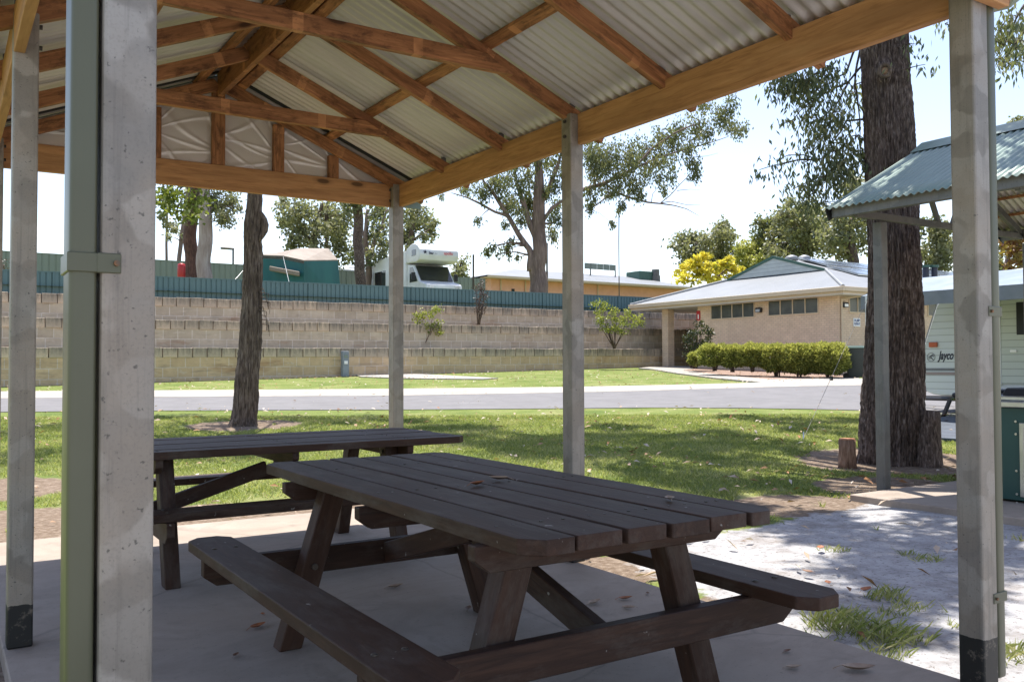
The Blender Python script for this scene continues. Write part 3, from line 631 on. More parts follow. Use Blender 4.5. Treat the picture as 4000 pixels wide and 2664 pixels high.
# ------------------------------------------------------------------ POWER BOLLARD
p = aty(*D_(793, 858), 32.05); p.z = gz(p.x, p.y); bo = thing('power_bollard', p, 'slim grey power bollard with outlets, standing in front of the lowest limestone wall', 'bollard')
hb = .98
MB().box(p.x-.13, p.x+.13, p.y-.1, p.y+.1, p.z, p.z+hb).build('body', simple('bollard_grey', (.22, .25, .29), None, 4, .5), bo, None, .01)
for z, mm in ((.78, M['sage']), (.55, M['white'])): MB().box(p.x-.07, p.x+.07, p.y-.112, p.y-.1, p.z+z-.06, p.z+z+.06).build('outlet_cover', mm, bo, None, .004)
# ------------------------------------------------------------------ TOILET BLOCK
X0 = 29.2; zw = 3.86; gy0, gy1 = 21.35, 33.6; gx = 28.6; zg = 4.13
bl = thing('amenities_block', (X0, 27, 1.0), 'cream brick toilet block with shallow white hipped roof, high windows and solar panels', 'building')
MB().box(X0, X0+16, 22.0, 29.6, .7, zw).build('wall', M['brick'], bl)
MB().box(X0+7, X0+16, 29.6, 33.0, .7, zw).build('wall', M['brick'], bl)
MB().box(X0, X0+.4, 31.58, 31.98, .9, zw).build('column', M['brick'], bl)
EX = 50.0; cy_ = (gy0+gy1)/2; HX = 32.0; t_ = HX-gx; zh = zg+.33*t_; zr_ = 6.05
def rquad(name, P, mat, th=.06):
    m = MB(); n = len(P); m.add([Vector(q) for q in P]+[Vector(q)-Vector((0, 0, th)) for q in P], [tuple(range(n)), tuple(range(2*n-1, n-1, -1))]+[(i, i+n, (i+1) % n+n, (i+1) % n) for i in range(n)])
    return m.build(name, mat, bl)
roofm = bpy.data.materials.new('x'); bpy.data.materials.remove(roofm)
def ribroof(name, c1, c2, axis, pitch=.2):
    m, nt, b = newmat(name); tc = nt.nodes.new('ShaderNodeTexCoord'); sx = nt.nodes.new('ShaderNodeSeparateXYZ'); nt.links.new(tc.outputs['Object'], sx.inputs[0])
    wv = math_(nt, 'SINE', math_(nt, 'MULTIPLY', sx.outputs[axis], 2*math.pi/pitch)); v = coords(nt)
    nt.links.new(ramp(nt, noi(nt, v, .8, 5), [(.35, c1), (.7, c2)]), b.inputs['Base Color']); b.inputs['Roughness'].default_value = .5
    bump(nt, b, wv, .6, .02); return m
M['rwy'] = ribroof('white_roof_y', (.155, .17, .19), (.125, .14, .16), 1); M['rwx'] = ribroof('white_roof_x', (.19, .20, .215), (.155, .165, .18), 0)
rquad('roof', [(gx, gy0, zg), (HX, gy0+t_, zh), (HX, gy1-t_, zh), (gx, gy1, zg)], M['rwy'])
rquad('roof', [(gx, gy0, zg), (EX, gy0, zg), (EX, cy_, zr_), (HX, cy_, zr_), (HX, gy0+t_, zh)], M['rwx'])
rquad('roof', [(gx, gy1, zg), (HX, gy1-t_, zh), (HX, cy_, zr_), (EX, cy_, zr_), (EX, gy1, zg)], M['rwx'])
for P_h in ([(gx, gy0, zg+.02), (HX, gy0+t_, zh+.03)], [(gx, gy1, zg+.02), (HX, gy1-t_, zh+.03)]): MB().tube(P_h, .07, 8).build('hip_capping', M['roofwhite'], bl)
MB().prism([(HX-.12, gy0+t_+.02, zh), (HX-.12, gy1-t_-.02, zh), (HX-.12, cy_, zr_-.03)], (.1, 0, 0)).build('gable_infill', bricks('gable_boards', (.55, .58, .56), (.50, .53, .51), (.34, .37, .36), 40., .17, .012), bl)
M['dkgreen'] = simple('dark_green_trim', (.05, .12, .09), None, 3, .5)
for a, b in (((HX-.14, gy0+t_-.25, zh-.06), (HX-.14, cy_, zr_+.03)), ((HX-.14, gy1-t_+.25, zh-.06), (HX-.14, cy_, zr_+.03))): beam('barge_board', a, b, .04, .12, M['dkgreen'], bl)
M['cream'] = simple('cream_trim', (.60, .48, .34), (.56, .45, .32), 2, .5)
m = MB(); m.box(gx-.1, gx, gy0-.1, gy1+.05, zg-.17, zg+.005); m.box(gx, EX, gy0-.1, gy0, zg-.17, zg+.005); m.box(gx, EX, gy1, gy1+.1, zg-.17, zg+.005); m.build('gutter', M['cream'], bl, None, .01)
m = MB(); m.box(gx, X0, gy0, gy1, zw-.02, zw+.01); m.box(X0, EX, gy0, 22.0, zw-.02, zw+.01); m.box(X0, X0+7, 29.6, gy1, zw-.019, zw+.011); m.build('soffit', simple('soffit_white', (.62, .58, .52), None, 2, .6), bl)
MB().box(gx+.01, gx+.05, gy0, gy1, zw+.012, zg-.172).build('fascia', M['cream'], bl)
MB().box(gx+.05, EX, gy0+.01, gy0+.05, zw+.012, zg-.172).build('fascia', M['cream'], bl)
def window(face, a0, a1, z0, z1, n):
    m = MB(); f = .05
    def bx(mm, p0, p1, q0, q1, d0, d1):
        if face == 'x': mm.box(X0+d0, X0+d1, p0, p1, q0, q1)
        else: mm.box(p0, p1, 22.0+d0, 22.0+d1, q0, q1)
    bx(m, a0-.02, a1+.02, z0-.04, z0, -.03, .02); bx(m, a0-.02, a1+.02, z1, z1+.03, -.03, .02)
    for k in range(n+1):
        c = a0+(a1-a0)*k/n; bx(m, c-.022, c+.022, z0, z1, -.028, .02)
    fr = m.build('window', M['cream'], bl)
    g = MB(); bx(g, a0, a1, z0, z1, -.008, .0); g.build('pane', M['obsc'], fr)
def yy(x, y): return atx(*S6(x, y), X0).y
window('x', yy(1108, 650), yy(690, 650), 3.25, 3.83, 4); window('x', yy(1728, 620), yy(1245, 620), 3.25, 3.83, 4)
xw = [aty(*S6(x, 600), 22.0).x for x in (2025, 2105)]; dwx = xw[1]-xw[0]
window('y', xw[0], xw[0]+dwx*4, 3.25, 3.83, 4); xq = aty(*K1(652, 740), 22.0).x; window('y', xq, xq+2.4, 3.25, 3.83, 4)
ly = yy(1160, 655); lamp = MB().box(X0-.14, X0, ly-.16, ly+.16, 3.40, 3.60).build('wall_lamp', M['black'], bl, None, .03); MB().box(X0-.15, X0-.13, ly-.11, ly+.11, 3.42, 3.53).build('lens', M['steel'], lamp)
lx = aty(*S6(1970, 610), 22.0).x; lamp = MB().box(lx-.16, lx+.16, 21.86, 22.0, 3.40, 3.60).build('wall_lamp', M['black'], bl, None, .03); MB().box(lx-.11, lx+.11, 21.85, 21.87, 3.42, 3.53).build('lens', M['steel'], lamp)
m = MB(); m.tube([(X0+.12, 21.95, .8), (X0+.12, 21.95, 3.72), (X0+1.2, 21.45, 3.9)], .045, 8); m.build('downpipe', M['cream'], bl)
# solar panels on the sunny slope
def onroof(x, t, h=.1): # t 0 at gutter, 1 at ridge, right-hand slope
    return Vector((x, gy0+(cy_-gy0)*t, zg+(zr_-zg)*t+h))
M['pv'] = bricks('solar_cells', (.10, .13, .2), (.13, .16, .23), (.4, .42, .45), 1.0, .25, .01); M['pv'].node_tree.nodes['Principled BSDF'].inputs['Roughness'].default_value = .12
for r, (t0, t1, xs0) in enumerate(((.70, .96, 33.3), (.40, .66, 32.9), (.12, .36, 33.5))):
    for k in range(9):
        xa = xs0+k*1.72; P = [onroof(xa, t0), onroof(xa+1.66, t0), onroof(xa+1.66, t1), onroof(xa, t1)]
        pv = rquad('solar_panel', [q+Vector((0, 0, .04)) for q in P], M['steel'], .05)
        e = [q+Vector((0, 0, .052)) for q in (P[0].lerp(P[2], .02), P[1].lerp(P[3], .02), P[2].lerp(P[0], .02), P[3].lerp(P[1], .02))]
        mm = MB().add(e, [(0, 1, 2, 3)]); mm.build('cells', M['pv'], pv)
for q in (onroof(32.6, .93, .0), Vector((34.0, cy_, zr_)), Vector((42.0, cy_, zr_))): MB().tube([q, q+Vector((0, 0, .12)), q+Vector((0, 0, .2)), q+Vector((0, 0, .26))], [.28, .3, .22, .06], 14).build('roof_vent', M['roofwhite'], bl, None, 0, 1, True)
for x in (632, 712):
    a = atd(*K1(x, 480), 39); b = atd(*K1(x, 345), 39); f = MB().tube([a-Vector((0, 0, .8)), b], .13, 10).build('flue', simple('flue_blue_black', (.02, .025, .045), None, 3, .5), bl); MB().tube([b, b+Vector((0, 0, .1))], .19, 10).build('flue_cap', M['dkgreen'], f)
# signs
sx_ = [aty(*S6(2065, 725), 21.985), aty(*S6(2132, 808), 21.985)]
sg = thing('sign', (sx_[0].x, 21.985, sx_[1].z), 'white DUMP POINT sign in blue letters on the toilet block side wall', 'sign')
MB().box(sx_[0].x, sx_[1].x, 21.975, 21.995, sx_[1].z, sx_[0].z).build('plate', M['white'], sg); wS = sx_[1].x-sx_[0].x; hS = sx_[0].z-sx_[1].z
M['blueink'] = simple('blue_ink', (.03, .08, .25), None, 3, .5)
for k, s in enumerate(('DUMP', 'POINT')):
    Mx = Matrix.Translation((sx_[0].x+.08*wS, 21.973, sx_[1].z+hS*(.58-.40*k))) @ Matrix.Rotation(math.pi/2, 4, 'X'); text('lettering', s, hS*.40, Mx, M['blueink'], sg, .001, 0, wS*.84/(hS*.40*(2.72 if s == 'DUMP' else 2.85)), .004)
yf = yy(567, 700); sg = thing('sign', (X0-.01, yf, 3.3), 'small red and white sign on the brick end wall beside the breezeway', 'sign')
MB().box(X0-.015, X0-.001, yf-.12, yf+.12, 3.22, 3.66).build('plate', M['red'], sg); MB().box(X0-.02, X0-.014, yf-.035, yf+.035, 3.28, 3.5).build('symbol', M['white'], sg)
# ------------------------------------------------------------------ APRICOT BUILDING BEHIND
bb = thing('apricot_building', (aty(*W6(600, 350), 62).x, 62, 4.2), 'long low apricot brick building with white metal roof behind the blue green fence', 'building')
def q62(x, y, Y=62): return aty(*W6(x, y), Y)
zE = q62(1000, 262).z; xL = q62(180, 300).x; xR_ = q62(1985, 300).x+2
MB().box(xL, xR_, 62, 72, 4.2, zE-.1).build('wall', M['render'], bb)
ex0 = q62(130, 275, 61).x; zT = q62(830, 152, 67).z
m = MB(); m.add([(ex0, 60.8, zE), (xR_+1.5, 60.8, zE), (xR_-3, 67, zT-.1), (ex0+6.5, 67, zT-.1), (ex0, 73, zE), (xR_+1.5, 73, zE)], [(0, 1, 2, 3), (0, 3, 4), (1, 5, 2), (4, 3, 2, 5)]); m.build('roof', simple('grey_white_roof', (.19, .20, .215), (.15, .16, .17), .6, .5), bb)
m = MB(); m.box(ex0, xR_+1.5, 60.7, 60.8, zE-.2, zE-.01); m.build('gutter', M['cream'], bb); MB().box(ex0, xR_+1.5, 60.8, 62, zE-.16, zE-.12).build('soffit', M['cream'], bb)
m = MB().box(q62(385, 0).x, q62(415, 0).x, 61.95, 62.02, zE-1.7, zE-.9); m.build('window', M['glass'], bb)
for x in (272, 523, 1262): MB().tube([(q62(x, 300).x, 61.9, 4.4), (q62(x, 300).x, 61.9, zE-.1)], .06, 6).build('downpipe', M['cream'], bb)
scr = MB(); a = q62(1132, 70, 66); b = q62(1452, 190, 66)
for k in range(5): scr.box(a.x+(b.x-a.x)*k/5+.03, a.x+(b.x-a.x)*(k+1)/5-.03, 65.97, 66.03, b.z+.35, a.z)
scr.build('roof_screen', M['sage'], bb)
fr = MB()
for k in (1, 5): fr.box(a.x+(b.x-a.x)*k/5-.05, a.x+(b.x-a.x)*k/5+.05, 66.03, 66.1, b.z-.9, a.z)
fr.build('screen_post', M['black'], bb)
a = q62(1625, 160, 66); b = q62(1765, 235, 66); MB().box(a.x, b.x, 65, 67, b.z-.3, a.z).build('air_cooler', M['dkgreen'], bb, None, .05); MB().box(b.x, b.x+.9, 65.4, 66.6, b.z-.3, a.z-.1).build('duct', M['galv2'], bb, None, .05)
a = q62(1860, 140, 65); b = q62(1860, 265, 65); m = MB().tube([(a.x, 65, b.z-.5), (a.x, 65, a.z-.6), (a.x, 65, a.z-.6), (a.x, 65, a.z)], [.5, .45, .38, .38], 14); m.build('exhaust_stack', M['galv2'], bb)
# ------------------------------------------------------------------ masts and lamps behind
def mast(u0, v0, u1, v1, d, r, label, cat, name='mast', mat=None):
    a = atd(u0, v0, d); b = atd(u1, v1, d); o = MB().tube([(a.x, a.y, 4.3), (a.x, a.y, a.z*.5+b.z*.5), (b.x, b.y, b.z)], r, 6).build(name, mat or M['boltg'], None); return tag(o, label, cat)
mast(*B6(1353, 1360), *B6(1353, 880), 60, .035, 'tall thin radio mast behind the apricot building, right of the middle post', 'mast', 'radio_mast')
mast(*B6(281, 1385), *B6(281, 1215), 56, .06, 'dark pole behind the pale green fence, right of the motorhome', 'pole', 'utility_pole')
mast(*B6(823, 1340), *B6(823, 1130), 56, .06, 'dark pole directly right of the big forked gum trunk', 'pole', 'utility_pole')
lp = atd(*A2(610, 765), 62); lt = atd(*A2(610, 655), 62); la = atd(*A2(570, 650), 62)
sl_ = thing('street_lamp', (lt.x, lt.y, 4.4), 'thin street lamp far behind the fences, left of the tent', 'street lamp')
MB().tube([(lt.x, lt.y, 4.4), lt], .07, 6).build('pole', M['galv2'], sl_); MB().tube([lt, la], [.05, .06], 6).build('arm', M['galv2'], sl_); MB().box(la.x-.5, la.x+.4, la.y-.15, la.y+.15, la.z-.08, la.z+.08).build('lamp_head', M['galv2'], sl_, None, .04)
# ------------------------------------------------------------------ TENT
def tentpt(x, y, d): return atd(*TN(x, y), d)
tn = thing('tent', tentpt(1700, 520, 43), 'large teal green canvas tent with beige fly, pitched behind the fence left of the motorhome', 'tent')
M['canvas'] = simple('teal_canvas', (.008, .085, .09), (.016, .12, .12), 1.2, .7, 0, .5, 6, stretch=(1, 1, .3)); M['fly'] = simple('beige_fly', (.19, .15, .12), (.24, .20, .165), 1.5, .7)
gzt = 4.2
A_ = tentpt(1180, 205, 42.5); B_ = tentpt(1490, 215, 41.5); C_ = tentpt(1730, 268, 41); Dp = tentpt(2120, 262, 44.5); E_ = tentpt(1680, 130, 44); F2_ = tentpt(2010, 132, 46); G_ = tentpt(1400, 180, 45)
Dr = tentpt(2165, 520, 44.6); Ar = tentpt(1120, 500, 42.5)
def gr(p, q=None): q = q or p; return Vector((q.x, q.y, gzt))
m = MB(); m.add([A_, B_, C_, Dp, gr(Dr), gr(C_), gr(B_), gr(Ar), F2_+Vector((1, 2, -1.2)), gr(F2_+Vector((1, 2, 0))), G_+Vector((-1, 2, -1)), gr(G_+Vector((-1, 2, 0)))],
    [(0, 1, 6, 7), (1, 2, 5, 6), (2, 3, 4, 5), (3, 8, 9, 4), (8, 10, 11, 9), (10, 0, 7, 11)]); m.build('canvas_wall', M['canvas'], tn)
up = Vector((0, 0, .05)); dn = Vector((0, 0, -.12))
fl = [A_+up, B_+up, C_+up, Dp+up, F2_+up, E_+up, G_+up, F2_+Vector((1, 2, -1.1)), G_+Vector((-1, 2, -.9))]
m = MB(); m.add(fl, [(0, 6, 1), (1, 6, 5), (1, 5, 2), (2, 5, 4, 3), (3, 4, 7), (4, 5, 6, 8, 7), (6, 0, 8)]); m.add([A_+up, B_+up, C_+up, Dp+up, A_+dn, B_+dn, C_+dn, Dp+dn], [(0, 1, 5, 4), (1, 2, 6, 5), (2, 3, 7, 6)]); m.build('fly', M['fly'], tn)
wA, wB = tentpt(1330, 320, 41.4), tentpt(1675, 385, 40.8); MB().prism([wA, wB, wB+Vector((0, 0, -.22)), wA+Vector((0, 0, -.22))], (.1, .2, 0)).build('window_roll', M['fly'], tn, None, .03)
MB().tube([B_, tentpt(1570, 560, 39.5)], .008, 5).build('guy_rope', M['white'], tn); MB().tube([A_, tentpt(900, 520, 40.5)], .009, 5).build('guy_rope', M['white'], tn)
p = tentpt(320, 400, 41); o = MB().tube([p+Vector((0, 0, -1.2)), p+Vector((0, 0, .28)), p+Vector((0, 0, .4)), p+Vector((0, 0, .44))], [.17, .18, .16, .06], 16).build('red_drum', M['red'], None, None, 0, 1, True); tag(o, 'small red drum behind the blue green fence, beside the red brown trunk', 'drum')
# ------------------------------------------------------------------ MOTORHOME (local: x = nose direction, y = its left, z up)
dv = 50.0; corner = atd(*CV(1030, 300), dv); th = math.radians(30)
nose = (Rv*math.sin(th)-Fh*math.cos(th)); side = (Rv*math.cos(th)+Fh*math.sin(th))  # side: towards the picture's right
gzv = 4.72; O_ = Vector((corner.x, corner.y, gzv))
Mv = Matrix(((nose.x, side.x, 0, O_.x), (nose.y, side.y, 0, O_.y), (0, 0, 1, O_.z), (0, 0, 0, 1))) @ Matrix.Scale(1.05, 4)
mh = bpy.data.objects.new('motorhome', None); C.objects.link(mh); mh.matrix_basis = Mv; WM[mh] = Mv
tag(mh, 'white motorhome with rounded overcab and wide windscreen, parked behind the blue green fence', 'motorhome')
Wd = 2.32
def pv_(P, y0, y1, name, mat, par=mh, bev=0, sm=False):
    m = MB().prism([(x, y0, z) for x, z in P], (0, y1-y0, 0)); return m.build(name, mat, par, WM[mh], bev, 3, sm)
over = [(-1.9, 2.3), (-.55, 2.26), (-.1, 2.35), (.0, 2.62), (-.05, 2.9), (-.25, 3.12), (-.6, 3.27), (-1.0, 3.31), (-1.4, 3.25), (-1.8, 3.1), (-1.95, 3.0)]
pv_(over, 0, Wd, 'overcab', M['white'], mh, .05, True)
pv_([(-7.2, .6), (-1.95, .6), (-1.95, 3.0), (-2.6, 2.95), (-7.2, 2.9)], 0, Wd, 'body', M['white'], mh, .04)
pv_([(-1.95, .55), (.55, .55), (.62, .8), (.55, 1.0), (-.35, 1.22), (-1.1, 2.15), (-1.95, 2.25)], .1, Wd-.1, 'cab', M['white'], mh, .05)
pv_([(-.33, 1.25), (-.30, 1.27), (-1.03, 2.13), (-1.06, 2.11)], .2, Wd-.2, 'windscreen', M['glass'])
pv_([(-.55, 1.22), (-1.6, 1.22), (-1.6, 2.05), (-1.2, 2.05)], .085, .1, 'side_window', M['glass'])
pv_([(-1.1, 2.62), (-.55, 2.62), (-.55, 2.95), (-1.1, 2.95)], -.015, .0, 'overcab_window', M['glass'], mh, .01)
pv_([(-6.6, 1.3), (-4.9, 1.3), (-4.9, 2.2), (-6.6, 2.2)], -.015, .0, 'side_window', M['glass'], mh, .01)
for y in (-.2, Wd+.05): pv_([(-.75, 1.3), (-.6, 1.3), (-.6, 1.7), (-.75, 1.7)], y, y+.2, 'mirror', M['black'], mh, .02)
for x in (-.35, -5.2):
    for y in (.05, Wd-.3): MB().tube([(x, y, .36), (x, y+.24, .36)], .36, 16).build('wheel', M['black'], mh, WM[mh])
for y in (.25, Wd-.55): MB().box(.5, .62, y, y+.3, .75, .95).build('headlight', M['steel'], mh, WM[mh], .02)
pv_([(-3.2, 2.98), (-2.5, 2.98), (-2.6, 3.25), (-3.1, 3.25)], 1.5, 2.1, 'roof_air_unit', M['roofwhite'], mh, .03)
Rf = Matrix(((0, 0, 1, 0), (1, 0, 0, 0), (0, 1, 0, 0), (0, 0, 0, 1)))
def onfront(y, z, off=.02): return Mv @ Matrix.Translation((off, y, z)) @ Rf
M['navy'] = simple('navy_ink', (.02, .02, .05), None, 3, .5); M['redink'] = simple('red_ink', (.55, .12, .12), None, 3, .5); M['greyink'] = simple('grey_ink', (.35, .36, .4), None, 3, .5)
text('lettering', 'Star', .17, onfront(.52, 2.66), M['navy'], mh, .002, 0, 1, .006); text('lettering', 'RV', .12, onfront(.88, 2.66), M['greyink'], mh); text('lettering', 'apollo', .22, onfront(1.42, 2.68), M['redink'], mh, .002, 0, 1, .004)
st = [(math.cos(math.pi/2+k*math.pi/5)*(.13 if k % 2 == 0 else .05)+.3, math.sin(math.pi/2+k*math.pi/5)*(.13 if k % 2 == 0 else .05)+2.76) for k in range(10)]
m = MB().prism([(.012, y, z) for y, z in st], (.01, 0, 0)); m.build('star_emblem', M['navy'], mh, WM[mh])
# white roofline of a parked caravan further back, between tent and motorhome
a = atd(*A2(1420, 790), 64); b = atd(*A2(1530, 845), 64); o = thing('parked_caravan', (a.x+1, a.y, 4.3), 'white roof of a parked caravan showing between the tent and the dark trunk', 'caravan')
MB().box(a.x, a.x+4.2, a.y, a.y+2.2, 4.5, a.z-.1).build('body', M['white'], o, None, .1, 3, True); MB().box(a.x+1, a.x+1.9, a.y+.5, a.y+1.2, a.z-.1, a.z+.12).build('roof_hatch', M['white'], o, None, .03)
# ------------------------------------------------------------------ CARAVAN (side wall on x = 17, nose towards +y)
cv = thing('caravan', (17, 7.5, gz(17, 8)), 'white ribbed caravan with sloping nose and rolled-out awning, behind the big rough-barked tree', 'caravan')
X_ = 17.0
Pp = [atx(*K1(a, b), X_) for a, b in ((735, 690), (610, 1090), (598, 1300), (600, 1440), (640, 1495), (700, 1520), (770, 1530))]
prof = [(q.y, q.z) for q in Pp]; z0 = prof[-1][1]
prof = [(4.6, z0), (4.5, z0+.1), (4.5, 2.75), (4.7, 2.95), (8.6, 3.0), (9.3, 2.97), (9.9, 2.8)] + prof
def ribwall(name, c1, axis=2, pitch=.135):
    m, nt, b = newmat(name); tc = nt.nodes.new('ShaderNodeTexCoord'); sx = nt.nodes.new('ShaderNodeSeparateXYZ'); nt.links.new(tc.outputs['Object'], sx.inputs[0])
    fr = math_(nt, 'FRACT', math_(nt, 'DIVIDE', sx.outputs[axis], pitch)); g = math_(nt, 'LESS_THAN', fr, .1)
    nt.links.new(mix(nt, g, c1, tuple(x*.62 for x in c1)), b.inputs['Base Color']); b.inputs['Roughness'].default_value = .35
    bump(nt, b, math_(nt, 'SMOOTH_MIN', fr, .5), .5, .02); return m
M['rib'] = ribwall('ribbed_cladding', (.62, .65, .69))
MB().prism([(X_, y, z) for y, z in prof], (2.2, 0, 0)).build('body', M['rib'], cv, None, .02)
m = MB(); m.tube([(X_-.008, y, z) for y, z in prof[6:12]], .014, 5); m.build('edge_trim', M['greyink'], cv)
zb1, zt1 = atx(*K1(635, 1340), X_).z, atx(*K1(635, 1265), X_).z; ya = atx(*K1(635, 1300), X_).y
M['pinkg'] = simple('mauve_stripe', (.32, .25, .25), None, 3, .5)
dr = [atx(*K1(1330, 660), X_).y, 8.35]
for (f0, f1, mm) in ((0, .34, M['pinkg']), (.42, .5, M['greyink']), (.58, .72, M['navy']), (.80, .86, M['greyink'])):
    MB().box(X_-.006, X_-.001, 4.6, ya, zb1+(zt1-zb1)*f0, zb1+(zt1-zb1)*f1).build('stripe', mm, cv)
MB().box(X_-.03, X_-.01, dr[1], dr[0], .82, 2.42).build('door', ribwall('door_cladding', (.60, .63, .58)), cv, None, .01)
door = [c for c in cv.children if c.name.startswith('door')][0]
MB().box(X_-.04, X_-.031, dr[1]+.12, dr[0]-.30, 1.75, 2.36).build('window', M['black'], door, None, .06, 3); 
MB().box(X_-.05, X_-.035, dr[0]-.30, dr[0]-.18, 1.42, 1.47).build('handle', M['steel'], door)
MB().box(X_-.035, X_-.005, dr[0], dr[0]+.1, .8, 2.44).build('door_frame', M['white'], cv)
MB().box(X_-.02, X_-.003, 5.2, 7.2, 1.7, 2.3).build('window', M['glass'], cv, None, .05)
ml = atx(*K1(706, 1061), X_); MB().box(X_-.04, X_, ml.y-.09, ml.y+.09, ml.z-.05, ml.z+.05).build('marker_lamp', simple('amber_lens', (.5, .09, .02), None, 3, .3), cv, None, .01)
Rs = Matrix(((0, 0, -1, 0), (-1, 0, 0, 0), (0, 1, 0, 0), (0, 0, 0, 1)))   # text on a wall seen from -x, reading towards -y
tp = atx(*K1(752, 1196), X_); text('lettering', 'Jayco', .235, Matrix.Translation((X_-.004, tp.y, tp.z)) @ Rs, M['navy'], cv, .002, .35, .62, .006)
ep = atx(*K1(683, 1176), X_); m = MB(); ring = [(X_-.006, ep.y+.085*math.cos(a), ep.z+.085*math.sin(a)) for a in np.linspace(0, 2*math.pi, 33)]; m.tube(ring, .004, 4)
for L in (((-.06, -.01), (-.01, .02), (.03, .055), (.055, .03)), ((-.02, .0), (.02, .03), (.06, .01)), ((.0, -.01), (.03, -.04), (.05, -.06)), ((-.05, -.03), (0, -.02), (.02, 0))): m.tube([(X_-.006, ep.y-a, ep.z+b) for a, b in L], [.006]*len(L), 4)
m.build('emblem', M['navy'], cv)
# running gear
for y in (6.6, 7.3): MB().tube([(X_+.03, y, gz(17, 7)+.33), (X_+.25, y, gz(17, 7)+.33)], .33, 18).build('wheel', M['black'], cv)
MB().box(X_+.3, X_+1.9, 5, 10.2, z0-.14, z0-.01).build('chassis', M['black'], cv)
m = MB(); g1 = gz(17, 11)
m.tube([(17.4, 10.3, z0-.08), (18.1, 12.2, z0-.12)], .05, 6); m.tube([(18.8, 10.3, z0-.08), (18.1, 12.2, z0-.12)], .05, 6); m.build('drawbar', M['black'], cv)
m = MB(); sx2 = atd(*K2(860, 190), 17.2); sb = atd(*K2(795, 300), 16.9); m.tube([sx2+Vector((0, 0, .1)), sb], .045, 6); m.box(sb.x-.1, sb.x+.1, sb.y-.08, sb.y+.08, sb.z-.06, sb.z); m.build('stabiliser_leg', M['black'], cv)
MB().tube([(18.1, 11.9, g1+.02), (18.1, 11.9, z0+.1)], .04, 6).build('jockey_post', M['galv2'], cv)
# awning: canvas sheet falling away from the wall, curved over its outer rafter, with a hanging valance
M['awn'] = simple('blue_grey_vinyl', (.17, .21, .26), (.25, .29, .33), 1.6, .4); M['val'] = simple('grey_valance', (.14, .16, .19), (.2, .22, .25), 2.5, .5)
aw = thing('caravan_awning', (15, 8, gz(15, 8)), 'blue grey roll-out awning on white poles along the caravan side', 'awning')
m = MB(); ny, nx = 24, 10; V = []
for i in range(nx+1):
    for j in range(ny+1):
        t = i/nx; y = 4.6+6.2*j/ny; x = 16.98-1.98*t; z = 2.98-.34*t-.12*t*t*t - .05*math.sin(math.pi*t)*(1+.6*math.sin(j*1.3)) ; V.append((x, y, z))
m.add(V, [(i*(ny+1)+j, (i+1)*(ny+1)+j, (i+1)*(ny+1)+j+1, i*(ny+1)+j+1) for i in range(nx) for j in range(ny)]); m.build('canopy', M['awn'], aw, None, 0, 1, True)
m = MB(); V = []
for j in range(ny*3+1):
    y = 4.6+6.2*j/(ny*3); V += [(15.0, y, 2.525), (14.99+.012*math.sin(y*9), y, 2.27+.012*math.sin(y*5))]
m.add(V, [(2*j, 2*j+1, 2*j+3, 2*j+2) for j in range(ny*3)]); m.build('valance', M['val'], aw, None, 0, 1, True)
m = MB(); V = []
for i in range(nx+1):
    t = i/nx; x = 16.98-1.98*t; z = 2.98-.34*t-.12*t**3; V += [(x, 10.8, z), (x, 10.8, z-.25)]
m.add(V, [(2*j, 2*j+1, 2*j+3, 2*j+2) for j in range(nx)]); m.build('end_flap', M['val'], aw)
for y in (10.68, 4.9): MB().tube([(15.02, y, gz(15, y)), (15.02, y, 2.53)], .03, 8).build('pole', M['white'], aw)
ga = gnd(*crop(2600, 866, 1.682)(905, 1435)); o = MB().tube([(15.0, 10.66, 2.45), ga+Vector((0, 0, .02))], .004, 5).build('rope', M['galv2'], aw)
gm = (Vector((15.0, 10.66, 2.45))).lerp(ga, .62); o = MB().box(gm.x-.02, gm.x+.02, gm.y-.02, gm.y+.02, gm.z-.035, gm.z+.035).build('rope_tensioner', M['black'], aw)
MB().tube([ga+Vector((-.03, -.02, -.05)), ga+Vector((.02, .01, .12))], .01, 6).build('tent_peg', M['steel'], aw)
mp_ = [gnd(*K2(x, y)) for x, y in ((742, 330), (1000, 330), (1010, 548), (716, 532))]
m = MB(); m.add([(q.x, q.y, q.z+.055) for q in mp_]+[(q.x, q.y, q.z+.01) for q in mp_], [(3, 2, 1, 0), (4, 5, 6, 7)]+[(i, i+4, (i+1) % 4+4, (i+1) % 4) for i in range(4)])
tag(m.build('ground_mat', simple('blue_grey_mat', (.07, .085, .11), (.05, .06, .08), 4, .8)), 'dark blue grey annex mat on the ground before the caravan drawbar', 'mat')
# ------------------------------------------------------------------ SECOND SHELTER
s2 = thing('barbecue_shelter', (9.05, 3, 0), 'smaller shelter with pale green corrugated gable roof on galvanised posts, beside the big tree', 'shelter')
XR2 = 9.08; s2l = .507; z2 = lambda x: 3.60-s2l*abs(x-XR2); xe = 7.42; yF = 5.74
for s in (-1, 1):
    V, Fc, a, b_, e = corrug(XR2+s*.01, XR2+s*(XR2-xe), .4, yF, z2, .076, .011)
    me = npmesh('roof_sheet', V-np.array([9.05, 3, 0]), Fc, [M['roofin'], M['roofgreen']], [0]*a+[1]*b_+[1]*e, True); link('roof_sheet', me, Matrix.Translation((9.05, 3, 0)), s2)
MB().prism([(XR2-.22, .4, z2(XR2+.2)+.012), (XR2-.03, .4, z2(XR2)+.025), (XR2+.03, .4, z2(XR2)+.025), (XR2+.22, .4, z2(XR2+.2)+.012), (XR2, .4, z2(XR2)+.05)], (0, 5.34, 0)).build('ridge_cap', M['roofgreen'], s2)
for x in (7.9, 10.75):
    for y in (5.44, .7): MB().box(0, .1, 0, .1, 0, 2.72).build('post', M['galv2'], s2, Matrix.Translation((x, y, -.08 if y > 5 else 0)), .006)
